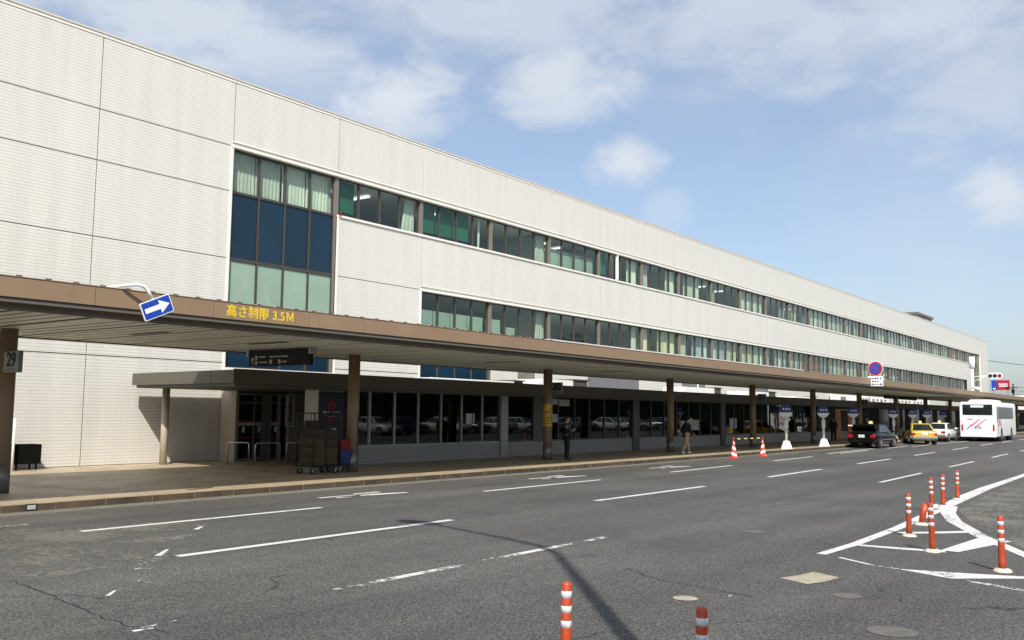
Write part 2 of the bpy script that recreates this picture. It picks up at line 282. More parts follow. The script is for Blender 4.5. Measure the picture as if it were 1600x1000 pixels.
# ------------------------------------------------------------------ mesh builder
class MB:
    def __init__(s): s.v = []; s.f = []; s.m = []; s.s = []
    def add(s, vs, fs, m=0, smooth=False):
        o = len(s.v); s.v += [tuple(v) for v in vs]
        for f in fs: s.f.append([i + o for i in f]); s.m.append(m); s.s.append(smooth)
        return s
    def box(s, x0, x1, y0, y1, z0, z1, m=0):
        v = [(x, y, z) for z in (z0, z1) for y in (y0, y1) for x in (x0, x1)]
        return s.add(v, [(0, 2, 3, 1), (4, 5, 7, 6), (0, 1, 5, 4), (2, 6, 7, 3), (0, 4, 6, 2), (1, 3, 7, 5)], m)
    def hexa(s, b, t, m=0):  # bottom 4, top 4 points (counter-clockwise seen from above)
        return s.add(list(b) + list(t), [(3, 2, 1, 0), (4, 5, 6, 7), (0, 1, 5, 4), (1, 2, 6, 5), (2, 3, 7, 6), (3, 0, 4, 7)], m)
    def quad(s, a, b, c, d, m=0): return s.add([a, b, c, d], [(0, 1, 2, 3)], m)
    def poly(s, pts, m=0): return s.add(pts, [tuple(range(len(pts)))], m)
    def prism(s, pts, vec, m=0):  # flat outline extruded along vec
        n = len(pts); vec = Vector(vec); p2 = [tuple(Vector(p) + vec) for p in pts]
        fs = [tuple(range(n - 1, -1, -1)), tuple(range(n, 2 * n))] + [(i, (i + 1) % n, n + (i + 1) % n, n + i) for i in range(n)]
        return s.add(list(pts) + p2, fs, m)
    def tube(s, path, r, n=10, m=0, caps=True):
        path = [Vector(p) for p in path]; rs = r if isinstance(r, (list, tuple)) else [r] * len(path)
        o = len(s.v); rings = []
        up = None
        for i, p in enumerate(path):
            t = (path[min(i + 1, len(path) - 1)] - path[max(i - 1, 0)]).normalized()
            if up is None: up = Vector((0, 0, 1)) if abs(t.z) < .9 else Vector((1, 0, 0))
            a = t.cross(up)
            if a.length < 1e-4: a = t.orthogonal()
            a.normalize(); b = a.cross(t).normalized(); up = b
            rings.append([p + (a * math.cos(2 * math.pi * k / n) + b * math.sin(2 * math.pi * k / n)) * rs[i] for k in range(n)])
        vs = [q for ring in rings for q in ring]; fs = []
        for i in range(len(rings) - 1):
            for k in range(n): fs.append((i * n + k, (i + 1) * n + k, (i + 1) * n + (k + 1) % n, i * n + (k + 1) % n))
        s.add(vs, fs, m, True)
        if caps:
            s.add(rings[0], [tuple(range(n))], m); s.add(rings[-1], [tuple(range(n - 1, -1, -1))], m)
        return s
    def cyl(s, c, r, z0, z1, n=20, m=0, r1=None): return s.tube([(c[0], c[1], z0), (c[0], c[1], z1)], [r, r if r1 is None else r1], n, m)
    def lathe(s, c, prof, n=20, m=0, mats=None):
        for i in range(len(prof) - 1):
            (ra, za), (rb, zb) = prof[i], prof[i + 1]; vs = []
            for k in range(n):
                a = 2 * math.pi * k / n
                vs.append((c[0] + ra * math.cos(a), c[1] + ra * math.sin(a), c[2] + za))
            for k in range(n):
                a = 2 * math.pi * k / n
                vs.append((c[0] + rb * math.cos(a), c[1] + rb * math.sin(a), c[2] + zb))
            s.add(vs, [(k, (k + 1) % n, n + (k + 1) % n, n + k) for k in range(n)], mats[i] if mats else m, True)
        return s
    def loft(s, rings, m=0, caps=True, smooth=True, closed=True):
        n = len(rings[0]); vs = [p for r in rings for p in r]; fs = []
        for i in range(len(rings) - 1):
            for k in range(n if closed else n - 1): fs.append((i * n + k, i * n + (k + 1) % n, (i + 1) * n + (k + 1) % n, (i + 1) * n + k))
        s.add(vs, fs, m, smooth)
        if caps: s.add(rings[0], [tuple(range(n - 1, -1, -1))], m); s.add(rings[-1], [tuple(range(n))], m)
        return s
    def mesh(s, name, mats, off=(0, 0, 0)):
        me = bpy.data.meshes.new(name); o = Vector(off)
        me.from_pydata([tuple(Vector(v) - o) for v in s.v], [], s.f)
        for m in (mats if isinstance(mats, (list, tuple)) else [mats]): me.materials.append(M[m] if isinstance(m, str) else m)
        me.polygons.foreach_set('material_index', s.m); me.polygons.foreach_set('use_smooth', s.s)
        bm = bmesh.new(); bm.from_mesh(me); bmesh.ops.remove_doubles(bm, verts=bm.verts, dist=1e-5) if len(bm.verts) < 4000 else None
        bmesh.ops.recalc_face_normals(bm, faces=bm.faces); bm.to_mesh(me); bm.free(); me.update()
        return me
    def build(s, name, mats, parent=None, bev=0, loc=None, world=True):
        """world=True: coordinates are world coordinates, shifted to the parent's origin."""
        off = Vector((0, 0, 0))
        if parent is not None and world:
            off = Vector(parent['_org'])
        elif parent is None and loc is not None and world: off = Vector(loc)
        o = bpy.data.objects.new(name, s.mesh(name, mats, off)); COL.objects.link(o)
        if parent is not None: o.parent = parent
        elif loc is not None: o.location = loc
        o['_org'] = tuple(off)
        if bev:
            b = o.modifiers.new('bevel', 'BEVEL'); b.width = bev; b.segments = 2; b.limit_method = 'ANGLE'; b.angle_limit = R(40)
        return o

def tag(o, label=None, cat=None, group=None, kind=None):
    if label: o['label'] = label
    if cat: o['category'] = cat
    if group: o['group'] = group
    if kind: o['kind'] = kind
    return o
def thing(name, loc, label, cat, group=None, rz=0):
    o = bpy.data.objects.new(name, None); COL.objects.link(o); o.location = loc; o.rotation_euler = (0, 0, rz); o.empty_display_size = .2
    o['_org'] = tuple(loc); return tag(o, label, cat, group)
def children(o): return [c for c in bpy.data.objects if c.parent == o]
def copy_tree(o, parent=None):
    c = o.copy(); COL.objects.link(c)
    if parent is not None: c.parent = parent
    for ch in children(o): copy_tree(ch, c)
    return c
def text_mesh(s, size, material, extrude=.004, bold=0., name='lettering', align='LEFT', spacing=1.0):
    cu = bpy.data.curves.new('txt', 'FONT'); cu.body = s; cu.size = size; cu.extrude = extrude; cu.offset = bold; cu.align_x = align; cu.align_y = 'CENTER'; cu.space_character = spacing; cu.resolution_u = 4
    ob = bpy.data.objects.new('txt', cu); COL.objects.link(ob)
    dg = bpy.context.evaluated_depsgraph_get(); dg.update()
    me = bpy.data.meshes.new_from_object(ob.evaluated_get(dg)); bpy.data.objects.remove(ob); bpy.data.curves.remove(cu)
    me.materials.clear(); me.materials.append(M[material]); me.name = name
    return me
def text_obj(s, size, material, loc, rot, parent=None, name='lettering', **k):
    o = bpy.data.objects.new(name, text_mesh(s, size, material, name=name, **k)); COL.objects.link(o)
    o.location = Vector(loc) - (Vector(parent['_org']) if parent is not None else Vector((0, 0, 0))); o.rotation_euler = rot
    if parent is not None: o.parent = parent
    return o
FACE_ROAD = (R(90), 0, 0)            # reads along +X, faces the road (-Y)
FACE_LEFT = (R(90), 0, R(-90))       # reads along -Y, faces -X
def struct(o): o['kind'] = 'structure'; return o

# ------------------------------------------------------------------ ground, road, sidewalk
KY = 17.5; D = 27.365
mb = MB(); mb.add([(-3000, -3000, -.02), (3000, -3000, -.02), (3000, 3000, -.02), (-3000, 3000, -.02)], [(0, 1, 2, 3)]); struct(mb.build('ground', 'dust'))
mb = MB(); mb.quad((-120, -60, 0), (400, -60, 0), (400, 17.04, 0), (-120, 17.04, 0)); struct(mb.build('road', 'asphalt'))
mb = MB(); mb.box(-120, 400, 17.04, KY, -.05, .006); struct(mb.build('gutter', 'gutter'))
mb = MB(); mb.box(-120, 400, KY + .16, 70, -.05, .15); struct(mb.build('sidewalk', 'paving'))
mb = MB()
x = -20.0
while x < 140:
    w = 1.0 if x < 60 else 2.0
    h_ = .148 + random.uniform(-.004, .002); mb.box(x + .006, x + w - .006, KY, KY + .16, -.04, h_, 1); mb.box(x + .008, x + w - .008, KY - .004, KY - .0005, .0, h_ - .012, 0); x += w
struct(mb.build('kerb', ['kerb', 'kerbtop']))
# painted markings
mk = MB(); wk = MB(); sk = MB(); vk = MB()
def dash(b, x0, x1, y, w=.15, y1=None, z=.004):
    y1 = y if y1 is None else y1
    n = max(1, int((x1 - x0) / .5)); 
    for i in range(n):
        a, c = i / n, (i + 1) / n
        b.quad((x0 + (x1 - x0) * a, y + (y1 - y) * a - w / 2, z), (x0 + (x1 - x0) * c, y + (y1 - y) * c - w / 2, z), (x0 + (x1 - x0) * c, y + (y1 - y) * c + w / 2, z), (x0 + (x1 - x0) * a, y + (y1 - y) * a + w / 2, z))
def drift(x): return max(0, x - 24) * .038
for k in range(-2, 11):
    a = 7.7 + 10.05 * k; b = a + 5.4
    dash(mk if k not in (0,) else sk, a, b - (.5 if k == 0 else 0), 14.15 + drift(a), .15, 14.15 + drift(b))
for k in range(-2, 11):
    a = 7.25 + 10.35 * k; b = a + 5.5
    dash(mk if k else sk, a, b, 10.88 + drift(a) * .9, .16, 10.88 + drift(b) * .9)
for k in range(0, 10):
    a = 7.0 + 10.6 * k; b = a + 5.6
    dash(wk if k < 1 else (vk if k < 2 else (sk if k < 4 else mk)), a, b, 7.62 + drift(a) * .8, .13, 7.62 + drift(b) * .8)
dash(sk, 47, 62, 15.45, .15, 16.2); dash(mk, 62.6, 110, 15.2, .15, 15.6)
# gore island outline
def strip(b, pts, z=.004):
    for (x0, y0, w0), (x1, y1, w1) in zip(pts, pts[1:]):
        d = Vector((x1 - x0, y1 - y0, 0)); n = Vector((-d.y, d.x, 0)).normalized()
        b.quad((x0 - n.x * w0 / 2, y0 - n.y * w0 / 2, z), (x1 - n.x * w1 / 2, y1 - n.y * w1 / 2, z), (x1 + n.x * w1 / 2, y1 + n.y * w1 / 2, z), (x0 + n.x * w0 / 2, y0 + n.y * w0 / 2, z))
g = MB()
strip(g, [(13.1, 4.42, .14), (14.5, 4.36, .16), (17, 4.40, .18), (21.3, 4.60, .24), (24.5, 4.80, .34), (28, 4.95, .30), (35, 5.05, .22), (46, 5.3, .2), (60, 5.8, .2)])
strip(g, [(14.38, 4.28, .16), (14.42, 3.7, .20), (14.55, 3.12, .24)], .0045)
strip(g, [(14.62, 3.08, .24), (15.3, 2.98, .34), (16.45, 2.80, .50)], .005)
strip(g, [(16.3, 4.22, .2), (16.75, 3.75, .22), (17.3, 3.3, .24)], .0052)
strip(g, [(21.9, 4.55, .26), (20.3, 4.28, .28), (18.8, 3.86, .26), (16.8, 3.06, .22), (14.9, 2.15, .18), (12.2, .9, .16)], .0055)
g.poly([(12.50, 3.26, .004), (12.18, 2.56, .004), (12.46, 2.25, .004), (12.86, 1.75, .004), (12.95, 1.86, .004), (12.72, 2.5, .004)])
struct(g.build('gore_marking', 'semi'))
strip(sk, [(12.96, 4.12, .07), (12.62, 3.62, .06)]); strip(wk, [(12.6, 3.6, .07), (12.5, 3.2, .06)]); strip(wk, [(12.2, 2.5, .10), (11.9, 1.7, .12), (11.4, .5, .12)]); strip(sk, [(12.05, 2.05, .07), (11.75, 1.3, .09)])
# worn diagonal strokes at the left of the carriageway
def zt(x, y): return (x, y)
strip(vk, [(9.9, 13.9, .12), (8.9, 13.0, .16), (7.9, 12.0, .2), (6.6, 10.6, .2), (5.7, 9.2, .2)]); strip(sk, [(9.3, 13.3, .04), (9.0, 13.05, .09)]); strip(sk, [(7.5, 11.5, .04), (7.1, 11.1, .09)])
strip(sk, [(4.62, 7.55, .07), (4.8, 7.52, .04)]); strip(sk, [(5.5, 9.35, .03), (5.3, 9.15, .05)]); strip(wk, [(4.7, 7.6, .05), (5.1, 7.62, .04)])
strip(wk, [(6.7, 15.6, .18), (7.6, 15.6, .12)]); strip(vk, [(9.25, 4.2, .06), (9.6, 4.15, .05)]); strip(sk, [(7.05, 3.95, .06), (7.2, 3.85, .05)])
# stretched kerbside arrows
for ox, oy in ((13.9, 15.62), (21.9, 15.72), (29.2, 15.75)):
    strip(sk, [(ox, oy + .08, .14), (ox + 1.3, oy + .05, .10)]); strip(mk, [(ox + 1.1, oy + .05, .10), (ox + 2.35, oy - .35, .15)]); strip(mk, [(ox + 1.2, oy + .25, .12), (ox + 2.0, oy + .22, .18)], .0046); strip(mk, [(ox + 1.0, oy - .18, .14), (ox + 1.5, oy - .24, .20), (ox + 2.35, oy - .36, .14)], .0052)
    strip(sk, [(ox + .25, oy - .2, .12), (ox + .65, oy - .24, .10)])
cr_ = MB(); rcx = random.Random(3)
for pts in ([(5.08, 10.71), (5.01, 9.99), (4.89, 9.3), (4.77, 8.52), (4.72, 7.88), (4.8, 7.2)], [(10.3, 5.9), (9.97, 5.45), (9.8, 5.08), (9.72, 4.52), (9.58, 3.87)], [(4.6, 12.4), (4.85, 11.5), (5.08, 10.72)]):
    fine = []
    for (xa, ya), (xb, yb) in zip(pts, pts[1:]):
        for i in range(7): fine.append((xa + (xb - xa) * i / 7 + rcx.uniform(-.03, .03), ya + (yb - ya) * i / 7 + rcx.uniform(-.03, .03), rcx.uniform(.012, .034)))
    strip(cr_, fine, .0012)
struct(cr_.build('road_crack', 'black'))
b = MB(); b.poly([(1.0, 13.4, .0016), (5.2, 10.6, .0016), (7.0, 10.8, .0016), (9.2, 13.2, .0016), (10.4, 14.0, .0016), (5, 15.9, .0016), (-6, 16.4, .0016), (-10, 14, .0016)]); struct(b.build('older_asphalt', paint_mat('older_asphalt_film', .475, (.135, .13, .108))))
struct(mk.build('lane_marking', 'paint')); struct(wk.build('worn_lane_marking', 'worn')); struct(vk.build('faded_lane_marking', paint_mat('faded_road_paint', .60))); struct(sk.build('chipped_lane_marking', 'semi'))
mb = MB(); mb.poly([(10.88, 4.17, .0042), (10.70, 3.77, .0042), (11.02, 3.66, .0042), (11.38, 3.62, .0042), (11.56, 4.0, .0042), (11.2, 4.06, .0042)]); struct(mb.build('concrete_patch', 'patch'))
def disc(x, y, r, name, m):
    b = MB(); b.poly([(x + r * math.cos(2 * math.pi * k / 28), y + r * math.sin(2 * math.pi * k / 28), .0044) for k in range(28)]); struct(b.build(name, m))
disc(9.05, 4.49, .13, 'valve_cover', 'patch'); disc(8.89, 2.37, .22, 'manhole_cover', 'iron'); disc(14.82, 6.1, .17, 'manhole_cover', 'iron'); disc(28.3, 5.63, .3, 'manhole_cover', 'iron'); disc(10.3, 3.2, .16, 'valve_cover', 'iron')
# dusty ground behind the gore line
b = MB(); b.poly([(21.3, 4.3, .0022), (18.9, 3.6, .0022), (16.9, 2.85, .0022), (15.0, 1.95, .0022), (20, .9, .0022), (30, .5, .0022), (34, 4.7, .0022), (26, 4.55, .0022)])
struct(b.build('dusty_shoulder', paint_mat('dusty_film', .46, (.15, .14, .11))))

# ------------------------------------------------------------------ terminal building
BORG = (9.74, D, .15)
bld = thing('terminal_building', BORG, 'long three storey terminal building clad in white tiles with two green window bands', 'building')
X0 = 9.741
ZT, H1, H2, H3, H4 = 13.69, 11.262, 9.62, 7.215, 3.527
XR = 160.9
wall_base = MB(); panels = MB()
def panel(x0, x1, z0, z1, g=.016):
    wall_base.box(x0, x1, D + .022, D + .26, z0, z1)
    panels.box(x0 + g, x1 - g, D, D + .02, z0 + g, z1 - g)
J = lambda k: X0 + 5 * k
for k in range(-5, 2):
    for z0, z1 in ((.15, H4), (H4, H3), (H3, H2), (H2, H1), (H1, ZT)): panel(J(k), J(k + 1), z0, z1)
panel(J(2), J(3), H1, ZT); panel(J(2), J(3), .15, 3.36)
panel(J(3), J(4), H1, ZT); panel(J(3), J(4), H3, H2); panel(J(3), J(4), H4, H3); panel(J(3), J(4), .15, H4)
LOW = 5.0
greyspans = {7: 0, 9: 1}
for k in range(4, 28):
    panel(J(k), J(k + 1), H1, ZT, .012 if k < 16 else .006)
    if k < 27: panel(J(k), J(k + 1), H3, H2, .012 if k < 16 else .006)
    else: panel(J(k), J(k + 1), .15, H2)
    if k == 4: panel(J(k), J(k + 1), .15, 3.36)
    elif k < 27: panel(J(k), J(k + 1), .15, LOW)
panel(J(28), J(29), H1, ZT, .006); panel(J(28), J(29), .15, 3.4, .006); panel(J(29), XR, .15, ZT, .006)
wall_base.box(J(-5), XR, D + 14, D + 14.3, .15, ZT); wall_base.box(J(-5), J(-5) + .25, D + .26, D + 14, .15, ZT); wall_base.box(XR - .25, XR, D + .26, D + 14, .15, ZT); wall_base.box(J(-5), XR, D + .26, D + 14, 13.2, 13.4)
panels.box(XR, XR + .02, D, D + 14.3, .15, ZT)
wall_base.build('backing_wall', 'joint', bld); panels.build('tiled_wall', 'tile', bld)
mb = MB(); mb.box(J(-5), XR + .06, D - .045, D + .45, ZT, ZT + .055, 0); mb.box(J(-5), XR + .04, D - .02, D + .02, ZT - .10, ZT - .004, 1); mb.build('parapet_cap', ['cap', 'trim'], bld)
for k in (1, 2, 3, 4): pass
tr = MB()
tr.box(J(2) - .10, J(28) + .02, D - .05, D + .12, H1 - .055, H1 + .05); tr.box(J(2) - .06, J(28), D - .045, D - .001, H1 + .13, H1 + .16)
tr.box(J(3), J(28), D - .06, D + .12, H2 - .05, H2 + .045); tr.box(J(4) - .08, J(27) + .05, D - .05, D + .12, H3 - .055, H3 + .05); tr.box(J(4) - .05, J(27), D - .045, D - .001, H3 + .13, H3 + .16)
tr.box(J(2) - .09, J(2) + .0, D - .04, D + .16, 3.36, H1 - .06); tr.box(J(4) - .09, J(4), D - .04, D + .16, 3.36, H3 - .06); tr.box(J(27), J(27) + .16, D - .03, D + .16, LOW, H3 - .06); tr.box(J(29) - .02, J(29) + .12, D - .03, D + .16, 3.4, H1); tr.box(J(3), J(3) + .09, D - .04, D + .16, 3.36, H2 - .06)
tr.box(J(2) - .1, J(3) + .1, D - .12, D + .2, 3.26, 3.36); tr.box(J(4) - .1, J(5) + .1, D - .12, D + .2, 3.26, 3.36)
tr.build('trim', 'trim', bld, bev=.008)
# interior: slabs, ceilings and back wall
it = MB(); it.box(19.8, 155, D + 7.0, D + 7.2, 3.0, 13); it.box(19.8, 155, D + .27, D + 7, 8.3, 8.5); it.box(19.8, 155, D + .27, D + 7, 11.33, 11.5); it.box(19.8, 155, D + .27, D + 7, 4.2, 4.4); it.box(19.8, 155, D + .27, D + 7, 7.35, 7.5)
for k in (3, 6, 9, 12, 16, 20, 24): it.box(J(k) - .08, J(k) + .08, D + .5, D + 7, 4.4, 11.3)
it.build('interior', 'room', bld)
lt = []
for (x, y, z) in ((26.4, D + 2.0, 11.28), (28.0, D + 2.2, 11.28), (32.4, D + 2.2, 11.28), (41.6, D + 2.0, 11.28), (43.2, D + 2.2, 11.28), (62.4, D + 2.4, 11.28), (65.5, D + 2.4, 11.28), (80, D + 2, 11.28)):
    b = MB(); b.box(x - .05, x + .05, y - .6, y + .6, z - .06, z); b.build('ceiling_light', 'tube', bld)
# windows: the nearest hundred are parts, the rest one part
WG = .15
def win_geom(w, h):
    fr = MB(); t = .045
    fr.box(0, w, 0, .09, 0, t); fr.box(0, w, 0, .09, h - t, h); fr.box(0, t, 0, .09, t, h - t); fr.box(w - t, w, 0, .09, t, h - t)
    return fr
def pane_geom(w, h): p = MB(); p.quad((.045, .045, .045), (w - .045, .045, .045), (w - .045, .045, h - .045), (.045, .045, h - .045)); return p
def curtain_geom(x0, x1, z0, z1, y=.28, amp=.035, per=.16, seed=0, slant=0):
    c = MB(); rnd = random.Random(seed); n = max(6, int((x1 - x0) / .035)); rows = []
    ph = rnd.random() * 6
    for j in range(5):
        v = j / 4; row = []
        for i in range(n + 1):
            u = i / n; xx = x0 + (x1 - x0) * u + slant * (1 - v) * (1 - u) 
            row.append((xx, y + amp * (.6 + .4 * math.sin(u * 9 + ph)) * math.sin(2 * math.pi * (u * (x1 - x0) / per) + ph + .6 * math.sin(v * 2 + u * 5)), z0 + (z1 - z0) * v))
        rows.append(row)
    c.loft(rows, caps=False, closed=False)
    return c
mesh_cache = {}
def cached(key, fn):
    if key not in mesh_cache: mesh_cache[key] = fn()
    return mesh_cache[key]
def place_mesh(name, me, loc, parent, top):
    o = bpy.data.objects.new(name, me); COL.objects.link(o); o.parent = parent
    o.location = loc; return o
stuff = MB(); STM = ['frame', 'glass', 'curtain', 'curtain2', 'curtain3', 'bluedark', 'brownblind', 'screen']
def treat_geoms(t, w, h, seed):
    """list of (material, MB) for what hangs behind a pane"""
    if t == 'C': return [('curtain', curtain_geom(.03, w - .03, .03, h - .02, seed=seed))]
    if t == 'Y': return [('curtain2', curtain_geom(.03, w - .03, .03, h - .02, seed=seed))]
    if t == 'B': return [('curtain3', curtain_geom(.03, w - .03, .03, h - .02, seed=seed))]
    if t == 'K': return [('bluedark', curtain_geom(.03, w - .03, .03, h - .02, seed=seed))]
    if t == 'N': return [('brownblind', curtain_geom(.03, w - .03, .03, h - .02, amp=.01, seed=seed))]
    if t == 'R': return [('curtain', curtain_geom(w * .52, w - .03, .03, h - .02, seed=seed, slant=-.25))]
    if t == 'L': return [('curtain', curtain_geom(.03, w * .42, .03, h - .02, seed=seed))]
    if t == 'l': return [('curtain', curtain_geom(.05, w * .16, .03, h - .02, per=.09, seed=seed))]
    if t == 'T': return [('curtain', curtain_geom(w * .55, w * .68, .03, h - .02, per=.09, seed=seed))]
    if t == 'G': return [('blind', curtain_geom(.03, w - .03, h * .17, h - .02, amp=.012, per=.10, seed=seed))]
    if t == 'H': b = MB(); b.box(.03, w - .03, .3, .33, .03, h * .66); return [('screen', b)]
    if t == 'h': b = MB(); b.box(w * .3, w - .03, .3, .33, .03, h * .52); return [('screen', b)]
    return []
def window(x, z, w, h, t, seed=0, name='window'):
    fr = cached(('f', round(w, 3), round(h, 3)), lambda: win_geom(w, h).mesh('window', 'frame'))
    wo_ = place_mesh(name, fr, Vector((x, D + WG, z)) - Vector(BORG), bld, bld)
    pm = cached(('p', round(w, 3), round(h, 3)), lambda: pane_geom(w, h).mesh('pane', 'glass'))
    place_mesh('pane', pm, (0, 0, 0), wo_, bld)
    sd = seed % 5
    ms = cached(('t', t, round(w, 3), round(h, 3), sd), lambda: [(m, g.mesh('curtain', m)) for m, g in treat_geoms(t, w, h, sd)])
    for m, me in ms: place_mesh({'blind': 'blind', 'screen': 'screen', 'brownblind': 'blind'}.get(m, 'curtain'), me, (0, 0, 0), wo_, bld)
    return wo_
def window_stuff(x, z, w, h, t, seed):
    for g, m in [(win_geom(w, h), 'frame'), (pane_geom(w, h), 'glass')] + [(g, m) for m, g in treat_geoms(t, w, h, seed % 5)]:
        stuff.add([(a + x, b + D + WG, c + z) for a, b, c in g.v], g.f, STM.index(m) if m in STM else 2, m not in ('frame', 'glass', 'screen'))
MU = .09
upper = {3: 'GDDR', 4: 'GGGT', 5: 'lDDR', 6: 'HHHH', 7: 'GDDC', 8: 'CDDC', 9: 'DCCD', 10: 'HDDD', 11: 'CCCC', 12: 'DDDH', 13: 'LCDh', 14: 'CCCC', 15: 'CCCC', 16: 'BCDC', 17: 'DDDB', 18: 'CBCC'}
lower = {4: 'HHHH', 5: 'HhDR', 6: 'DDDD', 7: 'DDDR', 8: 'YDYY', 9: 'YLBB', 10: 'BBCY', 11: 'CYCC', 12: 'BDCB', 13: 'CCBN', 14: 'NNNB', 15: 'BBCC', 16: 'CCCL', 17: 'CCLL'}
class WM:
    def box(s_, *a): b_ = MB(); b_.box(*a); b_.build('mullion', 'mullion', bld)
wm = WM()
rnd = random.Random(3)
for k in range(3, 28):
    pat = upper.get(k) or ''.join(rnd.choice('CBCBCCBD') for _ in range(4))
    if k >= 25: pat = ''.join(rnd.choice('NNNCN') for _ in range(4))
    w = (5 - MU * 2) / 4
    for i in range(4):
        x = J(k) + MU + i * w
        (window if k < 15 else window_stuff)(x, H2 + .045, w, H1 - .055 - H2 - .045, pat[i], seed=rnd.randrange(99))
    wm.box(J(k) - MU, J(k) + MU, D + .06, D + .26, H2 + .045, H1 - .055)
for k in range(4, 27):
    pat = lower.get(k) or (''.join(rnd.choice('KKKKKDKBK') for _ in range(4)) if k >= 19 else 'CCBC')
    w = (5 - MU * 2) / 4
    for i in range(4):
        x = J(k) + MU + i * w
        (window if k < 15 else window_stuff)(x, LOW, w, H3 - .055 - LOW, pat[i], seed=rnd.randrange(99))
    wm.box(J(k) - MU, J(k) + MU, D + .06, D + .26, LOW if k > 4 else 3.36, H3 - .055)
# tall block in bay 2
w = (5 - MU * 2) / 4
def spandrel(x, z0, z1, m, name='spandrel_panel'):
    b = MB(); b.box(x, x + w, D + WG + .02, D + WG + .05, z0, z1, 1)
    b.box(x, x + .035, D + WG - .03, D + WG + .019, z0, z1, 0); b.box(x + w - .035, x + w, D + WG - .03, D + WG + .019, z0, z1, 0); b.box(x + .035, x + w - .035, D + WG - .03, D + WG + .019, z0, z0 + .05, 0); b.box(x + .035, x + w - .035, D + WG - .03, D + WG + .019, z1 - .05, z1, 0)
    b.build(name, ['frame', m], bld)
for i in range(4):
    x = J(2) + MU + i * w
    window(x, H2 + .03, w, H1 - .055 - H2 - .03, 'C', seed=i)
    spandrel(x, H3 + .02, H2 + .03, 'navy'); spandrel(x, 4.75, H3 + .02, 'pale'); spandrel(x, 3.36, 4.75, 'navy')
    spandrel(J(4) + MU + i * w, 3.36, LOW, 'navy')
wm.box(J(2), J(2) + MU, D + .06, D + .26, 3.36, H1 - .055); wm.box(J(3) - MU, J(3), D + .06, D + .26, 3.36, H2 + .04)
# right-hand tall block
for i in range(4):
    x = J(28) + MU + i * w
    for z0, z1, t in ((3.4, 5.5, 'K'), (5.5, 7.2, 'N'), (7.2, 9.6, 'N'), (9.6, 11.2, 'N')): window_stuff(x, z0, w, z1 - z0, t, i)
wm.box(J(28) - MU, J(28) + MU, D + .06, D + .26, 3.4, H1 - .055)
so = stuff.build('far_windows', STM, bld); so['kind'] = 'stuff'
# opened white sash in bay 7 of the upper band and a small red box on the mullion
b = MB(); b.box(J(7) + 1.90, J(7) + 1.94, D - .06, D + .12, H2 + .1, H1 - .1); b.box(J(7) + 1.94, J(7) + 2.08, D + .08, D + .11, H2 + .1, H1 - .1); b.build('open_sash', 'white', bld)
b = MB(); b.box(J(3) + .04, J(3) + .13, D - .1, D - .061, H2 + .02, H2 + .13); b.build('red_lamp', 'dred', bld)
# window groups in the strip under the canopy
for x0, x1, n in ((43.4, 49.0, 5), (54.9, 58.2, 3), (36.9, 38.2, 1), (66.5, 69.5, 3)):
    b = MB(); ww = (x1 - x0) / n
    for i in range(n):
        b.box(x0 + i * ww, x0 + i * ww + .07, D - .06, D - .001, 3.2, 4.6, 0)
        b.box(x0 + i * ww + .07, x0 + (i + 1) * ww, D - .03, D - .002, 3.2, 4.6, 1)
    b.box(x1, x1 + .07, D - .06, D - .001, 3.2, 4.6, 0); b.build('louvre_window', ['mullion', 'rust' if n == 1 else 'bumper'], bld)
# roof-top plant room and roof rail
b = MB(); b.box(128.2, 136.6, 30.0, 33.5, 13.3, 15.25, 0); b.box(128.0, 136.8, 29.8, 33.7, 15.25, 15.55, 1); b.box(131.2, 132.2, 29.96, 29.999, 13.8, 15.2, 2); b.build('plant_room', ['conc', 'mullion', 'rust'], bld)

# ground floor: projecting shop block, entrance recess and eave
GW = 22.32; EZ0, EZ1, EY = 2.63, 2.995, 21.2
gf = MB()
gf.box(21.05, 175, GW + .03, GW + .2, .15, .72, 0); gf.build('low_wall', 'lowtile', bld)
gfx = [21.27, 21.88, 23.06, 24.25, 25.48, 26.64, 27.87, 29.0]
posts = gfx + [29.45, 31.25, 31.9, 33.1, 34.4, 35.62, 36.9, 38.24, 39.5, 40.1, 41.4, 42.8, 44.2, 45.6, 47.0, 48.4, 49.6, 50.2, 51.6, 53.0, 54.4, 55.8, 57.2, 58.6, 60.0, 61.6, 63.2, 64.8, 66.4, 68.0]
wide = {29.0: .42, 31.25: .6, 39.5: .45, 49.6: .45, 60.0: .3}
for a, bx in zip(posts, posts[1:]):
    if a in (31.25,):
        b = MB(); b.box(a, bx, GW + .0, GW + .2, .721, 2.62); b.build('pier', 'dalu', bld); continue
    if a in (29.0, 39.5, 49.6):
        b = MB(); b.box(a, bx, GW - .04, GW + .02, .15, 2.62); b.build('pier', 'alu' if a == 29.0 else 'dalu', bld); continue
    t = .03 if a < 29 else .022
    b = MB(); b.box(a, a + t * 2, GW + .02, GW + .12, .72, 2.62); b.box(bx - .02, bx, GW + .03, GW + .11, .72, 2.62); b.box(a + t * 2, bx - .02, GW + .03, GW + .11, .72, .78); b.box(a + t * 2, bx - .02, GW + .03, GW + .11, 2.54, 2.62)
    f = b.build('shop_window', 'alu' if a < 29 else 'dalu', bld)
    p = MB(); p.quad((a + t * 2, GW + .07, .78), (bx - .02, GW + .07, .78), (bx - .02, GW + .07, 2.54), (a + t * 2, GW + .07, 2.54)); p.build('pane', 'dglass', f)
b = MB(); b.box(21.05, 21.25, GW + .0, GW + .25, .721, 2.62); b.build('pier', 'dalu', bld)
